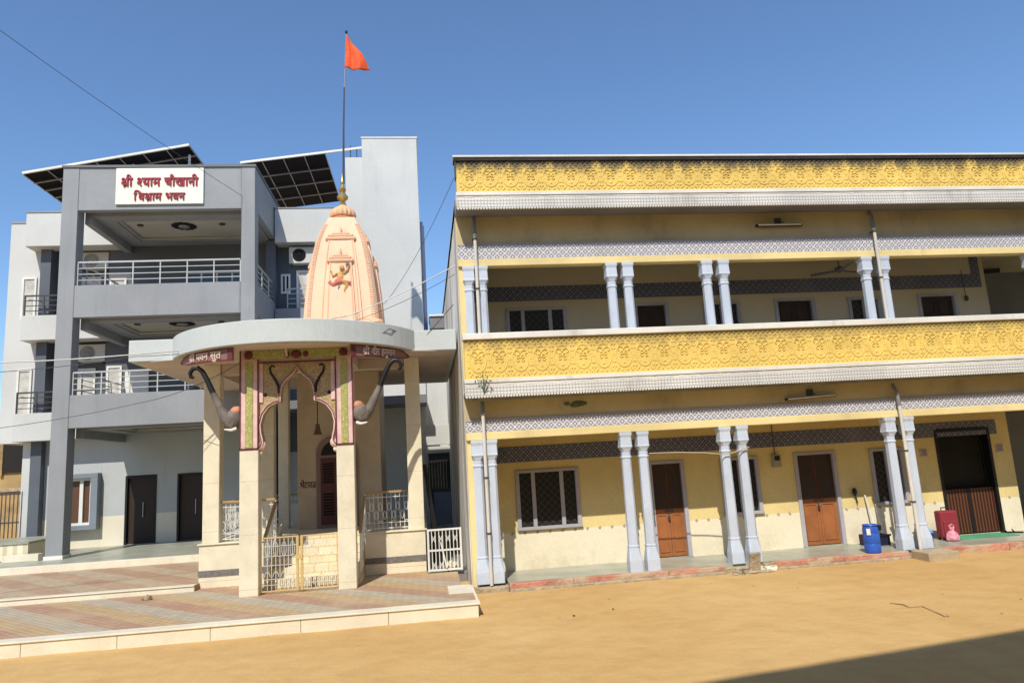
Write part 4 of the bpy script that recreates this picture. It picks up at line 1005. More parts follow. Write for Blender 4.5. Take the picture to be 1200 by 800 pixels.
# spire
def spire():
    cx, cy = -1.90, 18.1
    g = group_part('spire', SH, (cx, cy, 5.55))
    prof = [(5.55, .885), (6.0, .865), (6.5, .83), (7.0, .78), (7.36, .73), (7.7, .672), (8.0, .605), (8.3, .51), (8.52, .415), (8.65, .36), (8.72, .335)]
    def half(z):
        for (a, wa), (b, wb) in zip(prof, prof[1:]):
            if a <= z <= b: return wa + (wb-wa)*(z-a)/(b-a)
        return prof[-1][1]
    N_ = 18
    def sq(w, z, c=.06): return oct_ring(w, w, w*c, z, cx, cy)
    rings = [sq(half(5.55+(8.72-5.55)*i/N_), 5.55+(8.72-5.55)*i/N_) for i in range(N_+1)]
    MB().loft(rings).build('body', m_spire, g, bevel=.01)
    fins = MB()
    for lay, (zt, pw, out) in enumerate(((8.05, .60, .055), (7.42, .42, .11))):
        bay = MB()
        for k in range(4):
            a = k*math.pi/2; ux, uy = math.cos(a), math.sin(a); vx, vy = -uy, ux
            rs = []
            for i in range(13):
                z = 5.56 + (zt-5.56)*i/12; w = half(z); q = w*pw*(1-.12*i/12); d = w+out
                P = lambda s, e: (cx + ux*e + vx*s, cy + uy*e + vy*s, z)
                rs.append([P(-q, w*.5), P(-q, d), P(q, d), P(q, w*.5)])
            bay.loft(rs)
            w = half(zt); d = w + out; caps = MB()
            # rounded lintel moulding and little finial
            for e, (hz, rad, ex) in enumerate(((0, .055, 1.08), (.075, .042, .9), (.13, .028, .62))):
                L = w*pw*ex; pts = [(cx+ux*(d-.02)+vx*L*s, cy+uy*(d-.02)+vy*L*s, zt+hz) for s in (-1, -.9, -.3, .3, .9, 1)]
                caps.tube(pts, [.01, rad, rad*1.15, rad*1.15, rad, .01], 10)
            caps.build('moulding', m_spire_dk, g, smooth=True)
            fins.tube([(cx+ux*(d-.03), cy+uy*(d-.03), zt+.13), (cx+ux*(d-.05), cy+uy*(d-.05), zt+.22), (cx+ux*(d-.09), cy+uy*(d-.09), zt+.36)], [.02, .028, .004], 8)
            # raised edge ribs of the bay
            for s in (-1, 1):
                pts = []
                for i in range(13):
                    z = 5.60 + (zt-5.62)*i/12; w2 = half(z); q = w2*pw*(1-.12*i/12)*.86
                    pts.append((cx+ux*(w2+out)+vx*q*s, cy+uy*(w2+out)+vy*q*s, z))
                fins.tube(pts, .013, 6)
        bay.build('bay', m_spire, g, bevel=.006)
    fins.build('ribs', m_spire_dk, g, smooth=True)
    for sx in (-1, 1):
        for sy in (-1, 1):
            bd = MB()
            for i in range(46):
                z = 5.7 + i*.062; w = half(z)
                if z > 8.6: break
                bd.box(cx+sx*w*.90-.045, cx+sx*w*.90+.045, cy+sy*(w+.004)-.018, cy+sy*(w+.004)+.018, z-.02, z+.018); bd.box(cx+sx*(w+.004)-.018, cx+sx*(w+.004)+.018, cy+sy*w*.86-.03, cy+sy*w*.86+.03, z-.02, z+.018)
            bd.build('beading', m_spire, g)
    bs = MB()
    for k, (w, z0, z1) in enumerate(((.99, 5.56, 5.72), (.96, 5.723, 5.82), (.99, 5.823, 5.90))): bs.loft([oct_ring(w, w, .1, z0, cx, cy), oct_ring(w, w, .1, z1, cx, cy)])
    bs.build('base_moulding', m_spire, g, bevel=.015)
    MB().lathe([(.30, 0), (.33, .03), (.27, .06), (.25, .10)], (cx, cy, 8.72), 24).build('neck', m_spire, g, smooth=True)
    MB().lathe([(.24, .0), (.33, .03), (.345, .08), (.33, .15), (.28, .22), (.19, .28), (.11, .32), (.09, .36)], (cx, cy, 8.80), 72, .09, 18).build('ribbed_dome', m_spire_dk if False else mat('dome_peach', (.80, .46, .26), rough=.6), g, smooth=True)
    MB().lathe([(.09, 0), (.10, .04), (.05, .09), (.06, .13), (.14, .20), (.145, .26), (.08, .33), (.05, .37), (.09, .42), (.10, .46), (.05, .53), (.03, .58), (.055, .63), (.05, .68), (.02, .76), (.012, .92)], (cx, cy, 9.14), 20).build('finial', m_brass, g, smooth=True)
    # painted relief on the front face
    f = cy - half(6.9) - .11
    r = MB(); r.ball((-1.90, f+.02, 7.0), .085, .05, .14); r.ball((-1.86, f+.0, 7.22), .06, .05, .07); r.tube([(-1.97, f, 7.08), (-2.08, f, 7.0), (-2.12, f, 7.15)], [.03, .025, .02]); r.tube([(-1.82, f, 7.08), (-1.72, f, 7.16), (-1.70, f, 7.28)], [.03, .025, .02])
    r.tube([(-1.87, f+.0, 6.90), (-1.74, f-.01, 6.80), (-1.80, f, 6.62), (-1.76, f-.01, 6.48)], [.055, .05, .035, .028]); r.build('relief_figure', mat('relief_gold', (.62, .36, .12), var=.3, vs=14), g, smooth=True)
    r = MB(); r.ball((-1.93, f-.02, 6.88), .10, .05, .08); r.tube([(-1.95, f-.02, 6.86), (-2.08, f-.01, 6.80), (-2.17, f, 6.86), (-2.13, f, 6.9)], [.05, .05, .04, .02]); r.tube([(-1.80, f-.02, 6.86), (-1.68, f-.01, 6.84), (-1.66, f, 6.74)], [.04, .04, .02]); r.build('relief_drape', mat('relief_red', (.60, .17, .13), var=.3, vs=10), g, smooth=True)
    r = MB(); r.tube([(-1.92, f-.0, 6.76), (-1.99, f, 6.56), (-2.15, f+.0, 6.38)], [.03, .022, .012]); r.ball((-1.72, f, 7.30), .05, .03, .05); r.build('relief_dark', mat('relief_slate', (.18, .16, .15)), g, smooth=True)
spire()

# flag pole on the spire
t = thing('flag_pole', (-1.90, 18.1, 9.9), 'tall thin pole rising from the spire finial', 'pole')
MB().tube([(-1.87, 18.1, 9.75), (-1.84, 18.1, 11.3), (-1.80, 18.1, 12.5)], [.03, .024, .018], 8).build('lower_pole', m_pole, t, smooth=True)
MB().tube([(-1.80, 18.1, 12.45), (-1.76, 18.1, 13.3), (-1.715, 18.1, 14.12)], [.009, .009, .009], 8).build('upper_pole', mat('weathered_bamboo', (.34, .33, .31)), t, smooth=True)
MB().ball((-1.712, 18.1, 14.14), .035, .035, .055).build('pole_cap', m_black, t, smooth=True)
def flag():
    mb = MB(); A, B, T = Vector((-1.715, 18.1, 14.06)), Vector((-1.775, 18.1, 13.06)), Vector((-1.10, 17.95, 12.93)); n = 18; rows = []
    for i in range(n+1):
        f = i/n; row = []
        for j in range(n+1):
            g_ = j/n; p = A.lerp(B, g_); e = A.lerp(T, g_)
            q = p.lerp(e, f)
            q += Vector((.06*f*math.sin(g_*3.1), .10*math.sin(6.5*f*g_+1.2*g_)*f + .05*math.sin(13*f+4*g_)*g_, -.10*f*(1-f)*g_*1.2 + .03*math.sin(9*f)*g_))
            row.append(mb.bm.verts.new(q))
        rows.append(row)
    for a, b in zip(rows, rows[1:]):
        for j in range(n):
            try: mb.bm.faces.new((a[j], a[j+1], b[j+1], b[j]))
            except ValueError: pass
    bmesh.ops.remove_doubles(mb.bm, verts=mb.bm.verts[:], dist=.002)
    o = mb.build('flag', m_flag, None, smooth=True); tag(o, 'orange red triangular pennant hanging from the top of the thin pole', 'flag')
    s = o.modifiers.new('cloth', 'SOLIDIFY'); s.thickness = .008
flag()
# bell
t = thing('temple_bell', (-2.17, 15.0, 3.1), 'small brass bell hanging on a long chain inside the shrine arch', 'bell')
MB().tube([(-2.17, 15.0, 4.66), (-2.17, 15.0, 3.28)], .012, 6).build('chain', m_iron, t)
MB().lathe([(.02, .22), (.045, .20), (.055, .12), (.075, .04), (.095, .0), (.085, .0), (.05, .1)], (-2.17, 15.0, 3.08), 18).build('bell', mat('old_brass', (.16, .11, .06), rough=.45, metal=.5), t, smooth=True)

# ================================================================== side gate and alley
t = thing('side_gate', (.31, 14.8, .21), 'white painted iron gate closing the alley beside the yellow building', 'gate')
gx0, gx1, gy, gz0, gz1 = -.03, .66, 14.80, .24, 1.06
mb = MB()
for x in (gx0+.02, gx1-.02): mb.bar((x, gy, gz0), (x, gy, gz1), .04)
for z in (gz0+.02, .64, gz1-.02): mb.bar((gx0+.04, gy, z), (gx1-.04, gy, z), .035)
mb.build('frame', m_whitemetal, t)
mb = MB()
for i in range(1, 9):
    x = gx0+.02 + (gx1-gx0-.04)*i/9; mb.bar((x, gy, gz0), (x, gy, gz1), .016)
for i in range(4):
    x = gx0+.02 + (gx1-gx0-.04)*(2*i+1.5)/9
    for z, h in ((.86, .07), (.36, .06)):
        mb.tube([(x-.035, gy, z+h), (x-.008, gy, z), (x-.035, gy, z-h)], .010, 5); mb.tube([(x+.035, gy, z+h), (x+.008, gy, z), (x+.035, gy, z-h)], .010, 5)
mb.build('bars', m_whitemetal, t)
MB().bar((.24, gy-.03, .80), (.34, gy-.03, .30), .03).build('latch_bar', m_whitemetal, t)
for i, (a, b, w, lab) in enumerate((((-.03, 15.65, 2.35), (.24, 15.75, .22), .09, 'longer dark board leaning in the alley behind the white gate'), ((.06, 15.9, 1.9), (.13, 15.95, .22), .06, 'shorter dark board leaning in the alley behind the white gate'))):
    tag(MB().bar(a, b, w, .05).build('leaning_board', m_black, None), lab, 'board', 'boards leaning in the alley')
tag(MB().box(-.05, .75, 14.86, 22, -.1, .2).build('path', m_soffit, None), 'concrete floor of the alley', None, None, 'structure')
o = MB().ball((.44, 14.95, .30), .12, .08, .10, 10, 7)
for v in o.bm.verts: v.co += Vector([random.uniform(-.02, .02) for _ in range(3)])
tag(o.build('sandstone_lump', m_stone, None), 'pale rounded stone lying behind the foot of the white gate', 'stone')

RH = thing('rear_house', (.5, 22.4, 0), 'narrow pale house at the far end of the alley with balcony and barred window', 'house')
MB().box(.02, 2.4, 23.0, 28, 0, 6.3).build('wall', m_grey_lt, RH)
MB().box(.04, 2.4, 22.3, 22.42, 2.95, 3.57).build('balcony', m_grey_lt, RH, bevel=.01)
MB().box(.04, 2.4, 22.24, 22.999, 2.70, 2.90).build('balcony_slab', m_grey_lt, RH, bevel=.01)
MB().box(.04, 2.4, 22.99-.02, 22.998, .3, 2.69).build('dark_front', m_grey_dk, RH)
MB().box(.06, .68, 22.9, 22.96, 1.6, 2.45).build('window', m_glass, RH)
mb = MB()
for i in range(7): mb.bar((.10+.09*i, 22.87, 1.6), (.10+.09*i, 22.87, 2.45), .02)
mb.bar((.06, 22.87, 2.45), (.70, 22.87, 2.47), .06); mb.build('window_bars', m_lilac, RH)
MB().box(.22, .76, 22.6, 22.66, .5, 1.5).build('blue_panel', m_blue_gr, RH)
MB().box(.30, 2.4, 22.3, 23.6, 6.62, 7.0).build('roof_edge', m_soffit, RH); MB().box(.28, 2.4, 22.25, 23.6, 7.003, 7.06).build('roof_cap', m_white, RH)
MB().box(.45, 2.4, 22.9, 28, 6.3, 6.617).build('parapet', m_grey_lt, RH)

# ================================================================== grey building
GB = thing('grey_building', (-7, 20, .5), 'three storey grey guest house with open balconies and a pale stair tower', 'building')
YG, YGW = 20.0, 23.2; XA, XB = -9.70, -4.55
# portico columns
for x0, x1 in ((XA, XA+.42), (XB-.38, XB)):
    MB().box(x0, x1, YG, YG+.42, .53, 11.08).build('column', m_grey_fr, GB, bevel=.012)
    MB().box(x0-.02, x1+.02, YG-.02, YG+.44, .53, .62).build('column_base', m_white, GB)
MB().box(XB-.3, XB, YGW-.4, YGW, .53, 9.8).build('rear_pier', m_grey_dk, GB)
i0, i1 = XA+.423, XB-.383
# front beams / parapets
for z0, z1, nm in ((9.84, 11.08, 'roof_beam'), (6.81, 7.70, 'balcony_parapet'), (3.84, 4.71, 'balcony_parapet')):
    MB().box(i0, i1, YG+.01, YG+.22, z0, z1).build(nm, m_grey_fr, GB, bevel=.008)
    for x0, x1 in ((XA+.43, XA+.62), (XB-.2, XB-.005)):
        MB().box(x0, x1, YG+.423, YGW-.003, z0-(.26 if x0 < -8 else 0), z1).build('side_'+nm, m_grey_fr, GB, bevel=.008)
MB().prismz([(XA-.03, YG-.03), (XB+.03, YG-.03), (XB+.03, YGW+.5), (XA+.40, YGW+.5), (XA+.40, YG+.45), (XA-.03, YG+.45)], 11.083, 11.15).build('roof_cap', mat('roof_lip_grey', (.17, .18, .19)), GB)
# ceilings with sunk tray, medallion and spotlights
def ceiling(z, slab):
    g = group_part('ceiling', GB, (-7.1, 21.6, z))
    MB().box(i0+.20, i1+.2, YG+.225, YGW-.003, z+.12, slab).build('slab', m_ceil, g)
    fr = MB(); w = .45
    xl = XA+.625
    fr.box(xl, XB-.21, YG+.43, YG+.43+w, z, z+.117); fr.box(xl, XB-.21, YGW-.01-w, YGW-.01, z, z+.117); fr.box(xl, xl+w, YG+.43+w, YGW-.01-w, z, z+.117); fr.box(XB-.21-w, XB-.21, YG+.43+w, YGW-.01-w, z, z+.117)
    fr.build('border', m_grey_fr, g, bevel=.01)
    fr = MB(); w2 = .52; 
    x0, x1, y0, y1 = xl+w, XB-.21-w, YG+.43+w, YGW-.01-w; q = .05
    fr.box(x0+.001, x1-.001, y0+.001, y0+q, z+.05, z+.10); fr.box(x0+.001, x1-.001, y1-q, y1-.001, z+.05, z+.10); fr.box(x0+.001, x0+q, y0+q+.001, y1-q-.001, z+.05, z+.10); fr.box(x1-q, x1-.001, y0+q+.001, y1-q-.001, z+.05, z+.10)
    fr.build('cornice', m_ceil, g)
    c = (-7.0, 21.65, z+.117)
    mb = MB()
    for k in range(12):
        a = 2*math.pi*k/12; mb.ball((c[0]+.27*math.cos(a), c[1]+.27*math.sin(a), c[2]-.01), .10, .10, .02, 10, 4)
    mb.lathe([(.30, .0), (.30, -.02), (.17, -.025)], c, 24); mb.build('medallion', m_black, g)
    MB().lathe([(.16, -.026), (.14, -.045), (.05, -.05)], c, 20).build('medallion_centre', m_alu, g)
    for x in (-8.2, -5.85): MB().lathe([(.09, -.0), (.09, -.03), (.02, -.04)], (x, 21.5, z+.117), 14).build('spotlight', m_iron, g)
ceiling(9.80, 11.05); ceiling(6.78, 7.4); ceiling(3.81, 4.4)
# back wall, floors
GBW = wall_with_holes(-9.75, -1.74, .3, 9.9, [(-9.05, -8.15, .53, 2.56), (-7.55, -6.60, .53, 2.54), (-5.40, -4.75, .53, 2.5)], YGW, YGW+.3)
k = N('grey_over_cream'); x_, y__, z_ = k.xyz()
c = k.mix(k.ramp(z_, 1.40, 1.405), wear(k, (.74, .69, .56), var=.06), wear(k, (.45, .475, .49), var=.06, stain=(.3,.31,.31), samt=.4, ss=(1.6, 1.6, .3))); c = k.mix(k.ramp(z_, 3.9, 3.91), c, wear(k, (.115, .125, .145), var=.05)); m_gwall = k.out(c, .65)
k = N('slate_wall'); m_gwall2 = m_grey_dk
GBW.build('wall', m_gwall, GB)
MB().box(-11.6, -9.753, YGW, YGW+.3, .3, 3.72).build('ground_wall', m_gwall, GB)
MB().box(-12.0, -1.74, YGW+.6, 31, .3, 9.9).build('main_block', m_grey_lt, GB)
for a, b in ((-9.05, -8.15), (-7.55, -6.60), (-5.40, -4.75)):
    g = group_part('door', GB, ((a+b)/2, YGW, .53))
    MB().box(a, b, YGW+.08, YGW+.14, .53, 2.55).build('leaf', m_darkwood, g)
    mb = MB(); mb.box(a, a+.06, YGW-.02, YGW+.079, .53, 2.54); mb.box(b-.06, b, YGW-.02, YGW+.079, .53, 2.54); mb.box(a+.06, b-.06, YGW-.02, YGW+.079, 2.48, 2.54); mb.build('frame', m_black, g)
    MB().bar(((a+b)/2+.05, YGW+.05, 1.3), ((a+b)/2+.05, YGW+.05, 1.75), .02).build('handle', m_steel, g)
# ground floor window with deep blue grey surround
g = group_part('window', GB, (-10.2, YGW, 1.1))
mb = MB(); wx0, wx1, wz0, wz1 = -11.0, -9.74, 1.05, 2.70
mb.box(wx0, wx1, YGW-.26, YGW-.001, wz1-.14, wz1); mb.box(wx0, wx1, YGW-.26, YGW-.001, wz0, wz0+.14); mb.box(wx0, wx0+.2, YGW-.26, YGW-.001, wz0+.14, wz1-.14); mb.box(wx1-.2, wx1, YGW-.26, YGW-.001, wz0+.14, wz1-.14)
mb.build('surround', mat('blue_grey_paint', (.20, .235, .275), rough=.6), g, bevel=.01)
mb = MB(); ax0, ax1, az0, az1 = wx0+.201, wx1-.201, wz0+.141, wz1-.141; mid = (ax0+ax1)/2+.12
mb.box(ax0, ax0+.07, YGW-.12, YGW-.06, az0, az1); mb.box(ax1-.07, ax1, YGW-.12, YGW-.06, az0, az1); mb.box(ax0+.07, ax1-.07, YGW-.12, YGW-.06, az0, az0+.07); mb.box(ax0+.07, ax1-.07, YGW-.12, YGW-.06, az1-.07, az1); mb.box(mid-.05, mid+.05, YGW-.12, YGW-.06, az0+.07, az1-.07)
mb.build('frame', m_whitemetal, g); MB().box(ax0+.01, ax1-.01, YGW-.058, YGW-.03, az0+.01, az1-.01).build('pane', m_brownwin, g)
# upper wall openings
def gwin(x0, x1, z0, z1, y, m=m_glass, mull=1, sill=True):
    g = group_part('window', GB, ((x0+x1)/2, y, z0)); t = .06
    mb = MB(); mb.box(x0, x0+t, y-.05, y-.002, z0, z1); mb.box(x1-t, x1, y-.05, y-.002, z0, z1); mb.box(x0+t, x1-t, y-.05, y-.002, z1-t, z1); mb.box(x0+t, x1-t, y-.05, y-.002, z0, z0+t)
    for i in range(mull): q = x0+(x1-x0)*(i+1)/(mull+1); mb.box(q-.025, q+.025, y-.05, y-.002, z0+t, z1-t)
    mb.build('frame', m_whitemetal, g); MB().box(x0+t, x1-t, y-.02, y-.002, z0+t, z1-t).build('pane', m, g)
m_curtain = mat('curtain_behind_glass', (.55, .53, .48), rough=.25, var=.2, vs=5)
gwin(-10.95, -10.15, 4.65, 5.95, YGW+.31, m_curtain, 1); gwin(-9.70, -9.25, 4.6, 5.95, YGW, m_curtain, 0); gwin(-7.3, -5.7, 4.5, 6.0, YGW, m_glass, 3)
gwin(-9.70, -9.2, 7.6, 8.75, YGW, m_curtain, 0); gwin(-7.4, -5.5, 7.6, 8.9, YGW, m_glass, 3)
for x0, x1, z0, z1 in ((-9.15, -8.45, 4.45, 5.75), (-9.1, -8.45, 7.45, 8.32)): MB().box(x0, x1, YGW-.06, YGW-.003, z0, z1).build('sunlit_wall_patch', m_whitemetal, GB, bevel=.01)  # white boxes put in for sunlit patches of the back wall
gwin(-4.45, -4.15, 8.1, 8.75, YGW, m_glass, 1)
# portico railings
def rail(x0, x1, y0, y1, z0, z1, n):
    g = group_part('railing', GB, (x0, y0, z0)); mb = MB(); A, B = Vector((x0, y0, 0)), Vector((x1, y1, 0)); up = Vector((0, 0, 1))
    for i in range(n+1): p = A.lerp(B, i/n); MB().bar(p+up*z0, p+up*(z1-.02), .03).build('post', m_steel, g)
    MB().bar(A+up*z1, B+up*z1, .05, .04).build('handrail', m_steel, g)
    mb = MB()
    for j in (1, 2, 3): z = z0+(z1-z0)*j/4; mb.bar(A+up*z, B+up*z, .02)
    mb.build('bars', m_steel, g)
for z0, z1 in ((7.70, 8.37), (4.71, 5.32)):
    rail(i0+.03, i1-.03, YG+.10, YG+.10, z0, z1, 6); rail(XB-.1, XB-.1, YG+.45, YGW-.05, z0, z1, 3); rail(XA+.52, XA+.52, YG+.45, YGW-.05, z0, z1, 3)
# left wing
wl = MB(); wl.box(-12.70, -11.66, YGW, 31, 3.72, 10.62); wl.build('wing_wall', m_grey_lt, GB)
MB().box(-11.78, -9.70, YGW+.31, YGW+.5, .3, 9.9).build('recess_wall', m_grey_dk, GB)  # dark colour carries the shadow of the wing recess
MB().box(-11.66+.002, -11.36, YGW-.25, YGW+.3, .3, 9.7).build('wing_pier', m_grey_dk, GB)
MB().box(-11.96, XA+.40, 22.6, 23.19, 9.68, 10.75).build('wing_parapet', m_grey_lt, GB, bevel=.01)
mb = MB(); mb.box(-12.72, -11.97, YGW-.02, 24, 10.623, 10.68); mb.box(-11.98, XA+.40, 22.58, 23.6, 10.753, 10.80); mb.build('parapet_cap', mat('cap_grey', (.30, .30, .31)), GB)
for z0, z1, x0 in ((6.74, 7.5, -11.95), (3.72, 4.54, -12.02)):
    MB().box(x0, XA+.40, 22.6, 23.19, z0, z1).build('balcony', m_grey_lt, GB, bevel=.01)
    g = group_part('balcony_railing', GB, (x0, 22.6, z1)); mb = MB()
    mb.bar((x0+.05, 22.65, z1+.62), (XA+.38, 22.65, z1+.62), .045)
    for j in (.15, .31, .47): mb.bar((x0+.05, 22.65, z1+j), (XA+.38, 22.65, z1+j), .022)
    for x in (x0+.06, x0+.6, x0+1.1, XA-.05, XA+.36): mb.bar((x, 22.65, z1), (x, 22.65, z1+.62), .035)
    mb.tube([(x0+.15, 22.67, z1+.50), (x0+.5, 22.67, z1+.46), (x0+.62, 22.67, z1+.30), (x0+.66, 22.67, z1+.02)], .015, 6)
    mb.build('bars', m_iron, g)
gwin(-12.27, -11.85, 7.5, 8.85, YGW, m_curtain, 0); gwin(-12.27, -11.85, 4.5, 5.95, YGW, m_curtain, 0)
gwin(-10.9, -10.1, 7.5, 8.9, YGW+.31, m_curtain, 0)
# ground floor left corner
mb = MB(); mb.box(-11.90, -11.67, YGW-.2, YGW+.5, .3, 3.715); mb.build('corner_wall', m_grey_lt, GB)
# right wing between portico and tower
MB().box(XB+.02, -2.30, 22.6, 23.19, 9.65, 10.78).build('wing_parapet', m_grey_lt, GB, bevel=.01)
MB().box(XB, -2.28, 22.58, 23.19, 10.783, 10.82).build('parapet_cap', mat('cap_grey', (.3, .3, .31)), GB)
MB().box(XB+.02, -2.30, 22.6, 23.19, 6.5, 7.48).build('balcony', m_grey_fr, GB, bevel=.01)
mb = MB(); mb.box(-4.20, -1.8, YGW-.04, YGW-.003, 3.0, 9.65); mb.build('recess_wall', m_grey_dk, GB)  # recess shadow put into the wall colour here too
rail(-4.15, -2.4, 22.65, 22.65, 7.48, 8.12, 3)
gwin(-3.95, -3.25, 7.6, 8.85, YGW-.045, m_curtain, 1)
# tower
MB().box(-1.74, .10, 22.9, 27, .3, 13.35).build('stair_tower', m_grey_lt, GB, bevel=.012)
MB().box(-2.34, -1.743, 23.3, 27, 9.9, 12.85).build('tower_annex', m_grey_lt, GB, bevel=.01)
mb = MB(); mb.box(-1.76, .12, 22.88, 27, 13.353, 13.40); mb.build('tower_cap', m_white, GB)
for y, xo in ((23.3, .16), (23.7, .20)): MB().tube([(xo, y, 5.0), (xo, y, 10.5)], .05, 8).build('tower_pipe', m_lilac, GB)
mb = MB()
for z in (6.0, 8.0): mb.box(.103, .22, 24.0, 24.3, z, z+.8)
mb.build('tower_box', m_iron, GB)
MB().box(-4.75, .1, 21.5, 22.88, 4.2, 4.45).build('lower_roof', m_soffit, GB)

# signboard
t = thing('sign_board', (-7.12, YG-.03, 9.96), 'ivory name board with crimson letters on the top beam of the grey building', 'sign')
MB().box(-8.29, -5.95, YG-.05, YG+.008, 9.98, 11.04).build('board', m_sign, t, bevel=.006)
place_text(['r:श', 'ी', ' ', 'h:श', 'य', 'ा', 'म', ' ', 'च', 'ौ', 'ख', 'ा', 'न', 'ी'], 'lettering', m_letter, t, 2.06, 1.18, lambda x, y, d: (-7.12+x, YG-.051-d, 10.50+y), .03, .02)
place_text(['ि', 'व', 'r:श', 'ा', 'म', ' ', 'भ', 'व', 'न'], 'lettering', m_letter, t, 1.36, 1.15, lambda x, y, d: (-7.12+x, YG-.051-d, 10.08+y), .03, .02)

# air conditioners
def ac(x, y, z, lab):
    t = thing('air_conditioner', (x, y, z), lab, 'air conditioner', 'outdoor units on the grey building')
    MB().box(x-.42, x+.42, y-.28, y, z, z+.55).build('case', m_ac, t, bevel=.02)
    mb = MB()
    for r in (.21, .16, .11, .05): mb.tube([(x-.1+r*math.cos(R(a)), y-.285, z+.275+r*math.sin(R(a))) for a in range(0, 361, 20)], .009, 5)
    mb.build('fan_guard', m_iron, t)
    MB().lathe([(.2, 0), (.2, .004)], (0, 0, 0), 24).build('fan_hole', m_void, t, local=True).matrix_local = Matrix.Translation((-.1, -.276, .275)) @ Matrix.Rotation(R(90), 4, 'X')
    for q in (-.35, .35): MB().bar((x+q, y-.3, z-.02), (x+q, y, z-.02), .03).build('bracket', m_iron, t)
ac(-10.20, 23.50, 9.10, 'grey outdoor unit under the top ceiling seen through the left of the top balcony')
ac(-3.72, 23.14, 9.02, 'grey outdoor unit beside the spire under the sunlit parapet')
ac(-10.20, 23.50, 6.12, 'grey outdoor unit in shade high on the middle balcony wall')

# solar arrays seen from below
def solar(x0, z0, x1, z1, y0, y1, lab, ext=0, legs=(.30, .62, .97)):
    t = thing('solar_array', ((x0+x1)/2, y0, 11.1), lab, 'solar panel', 'solar arrays on the grey roof')
    ux = Vector((x1-x0, 0, z1-z0)); L = ux.length; ux.normalize(); n = Vector((-ux.z, 0, ux.x)); c = Vector(((x0+x1)/2, (y0+y1)/2, (z0+z1)/2))
    MB().obox(c + n*.03, ux, (0, 1, 0), n, L/2, (y1-y0)/2, .02).build('panel_sheet', m_solar, t)
    fr = MB(); nx = max(4, int(round(L/.72)))
    for i in range(nx+1): p = Vector((x0, 0, z0)) + ux*L*i/nx; fr.obox(p + Vector((0, (y0+y1)/2, 0)) - n*.01, ux, (0, 1, 0), n, .013, (y1-y0)/2, .018)
    for j in range(3):
        y = y0 + (y1-y0)*(j+1)/4; fr.obox(Vector((c.x, y, c.z)) - n*.05, ux, (0, 1, 0), n, L/2, .016, .02)
    fr.build('purlins', m_alu, t)
    MB().obox(Vector((c.x, y0-.02, c.z)) + n*.03 + ux*ext/2, ux, (0, 1, 0), n, L/2+ext/2, .03, .036).build('edge_frame', m_white, t)
    mb = MB()
    for f in legs:
        for y in (y0+.5, y1-.4):
            p = Vector((x0, y, z0)) + ux*L*f
            if y < 22.9 and p.x < XA: continue
            zb = 11.151 if (XA < p.x < XB and y < 23.7) else (10.76 if y < 23.6 else 9.9)
            MB().bar((p.x, p.y, zb), (p.x, p.y, p.z-.06), .06).build('leg', m_whitemetal, t)
solar(-12.56, 12.37, -7.44, 13.33, 23.4, 26.0, 'larger dark solar array above the name board on the grey roof')
solar(-5.94, 12.95, -3.09, 13.32, 24.0, 28.6, 'smaller dark solar array on the roof beside the spire', 1.3, ())
for x, y, z in ((-3.0, 23.4, 13.2), (-2.3, 24, 13.5)):
    pass
t = thing('roof_antenna', (-2.1, 24, 12.85), 'thin roof aerial with two rods left of the pale stair tower', 'antenna')
MB().tube([(-2.22, 24, 12.7), (-2.22, 24, 13.6)], .018, 6).build('rod', m_iron, t); MB().tube([(-2.0, 24, 12.7), (-2.0, 24, 13.5)], .018, 6).build('rod', m_iron, t)

# ================================================================== far left: old house, fence, planter
t = thing('old_house', (-14.5, 27, 0), 'weathered ochre plaster house with a small dark window behind the fence', 'house')
MB().box(-20, -12.4, 27, 32, 0, 4.35).build('wall', m_oldwall, t)
MB().box(-14.55, -13.95, 26.93, 26.998, 2.95, 4.0).build('window', m_void, t)
MB().box(-14.65, -14.56, 26.9, 26.998, 2.85, 4.1).build('window_jamb', m_oldwall, t); MB().box(-20, -12.4, 26.9, 26.998, 2.3, 2.42).build('ledge', m_rubble, t)
MB().box(-20, -12.4, 26.7, 27.2, 4.353, 4.5).build('roof_slab', m_soffit, t)
t = thing('iron_fence', (-13.0, 23.0, .6), 'dark iron bar fence in front of the old ochre house', 'fence')
mb = MB()
for i in range(26): mb.bar((-14.6+.11*i, 23.0, .62), (-14.6+.11*i, 23.0, 2.28), .022)
mb.build('bars', m_iron, t); mb = MB()
for z in (.66, 1.4, 2.24): mb.bar((-14.7, 23.0, z), (-11.9, 23.0, z), .04)
mb.build('rails', m_iron, t)
t = thing('planter', (-11.8, 20.4, .5), 'low cream ribbed planter box at the left edge beside the grey column', 'planter')
MB().box(-13.5, -10.25, 20.3, 22.4, .54, .95).build('box', m_planter, t, bevel=.01); MB().box(-13.5, -10.23, 20.27, 22.4, .953, 1.0).build('rim', m_floor_g, t)
MB().box(-10.7, -9.85, 20.0, 20.26, .535, .70).build('plinth', m_cream, t)

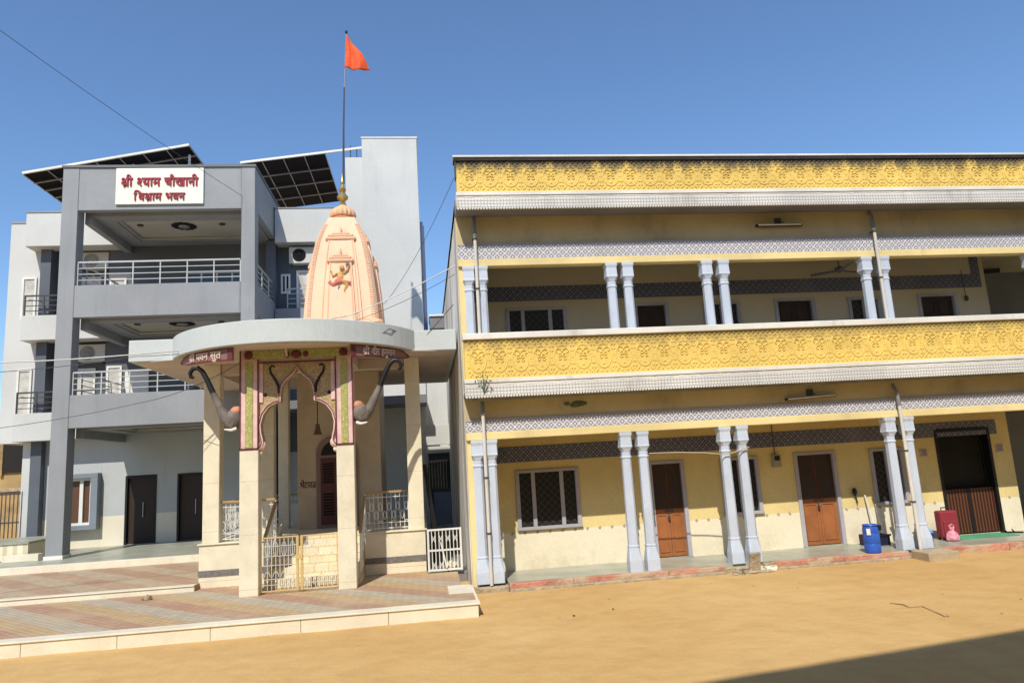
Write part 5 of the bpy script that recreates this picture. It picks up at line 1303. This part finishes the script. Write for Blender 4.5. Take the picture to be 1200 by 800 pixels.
# ================================================================== wires
def wire(name, pts, r, m, lab, sag=0):
    P = [Vector(p) for p in pts]; out = []
    for a, b in zip(P, P[1:]):
        for i in range(10): f = i/10; q = a.lerp(b, f); q.z -= sag*4*f*(1-f); out.append(q)
    out.append(P[-1]); tag(MB().tube(out, r, 6).build(name, m, None, smooth=True), lab, 'wire', 'overhead wires')
wire('overhead_wire', [(-9.5, 12.5, 4.52), (-5.4, 13.6, 4.63), (-2.2, 15.2, 5.35), (.76, 14.2, 6.35)], .012, m_cablew, 'white sagging cable from the left edge over the canopy to the yellow corner', .08)
wire('overhead_wire', [(-9.5, 12.6, 4.30), (-5.2, 13.6, 4.60), (-2.0, 15.6, 5.40), (.76, 14.5, 6.25)], .006, m_cable, 'black sagging cable just below the white one across the canopy', .12)
wire('overhead_wire', [(-8.6, 9.0, 10.9), (-4.9, 20.0, 10.2)], .006, m_cable, 'thin dark wire slanting down from the top left of the sky to the grey roof', .15)
wire('overhead_wire', [(.78, 13.6, 8.0), (-.9, 18.5, 6.6), (-3.2, 13.4, 5.14)], .006, m_cable, 'thin dark wire from the roof corner down past the spire onto the canopy', .2)
wire('overhead_wire', [(-9.5, 14.0, 3.35), (-5.6, 15.0, 3.9), (-3.4, 13.72, 4.42)], .006, m_cable, 'thin black wire crossing the lower grey balcony to the inscription panel', .1)
wire('overhead_wire', [(-2.55, 13.04, 4.82), (-1.6, 13.6, 5.12), (-1.2, 17.1, 5.9)], .005, m_cable, 'short wire lying on the curved canopy below the spire', 0)
wire('overhead_wire', [(-.95, 13.55, 4.72), (-.6, 13.75, 4.98), (-.3, 14.28, 4.95), (-.12, 14.58, 4.72), (.7, 14.5, 5.6)], .008, m_cable, 'dark looped cable on the right end of the curved canopy', 0)

# ================================================================== the building behind the viewer whose roof line shades the sand
t = thing('opposite_building', (5, -3, 0), 'plain pale building across the courtyard behind the viewpoint', 'building')
b0, sl = -2.41, .166
def yb(x): return b0 + sl*(x-.62)
HB = 12.22
MB().prismz([(-16, yb(-16)), (26, yb(26)), (26, yb(26)-8), (-16, yb(-16)-8)], 0, HB).build('wall', m_wall_y, t)
mb = MB()
for fl in (1.0, 4.4, 7.8):
    for i in range(9): x = -13+4.2*i; mb.obox((x, yb(x)+.01, fl+1.0), (1, sl, 0), (-sl, 1, 0), (0, 0, 1), .6, .04, .7)
mb.build('windows', m_glass, t)
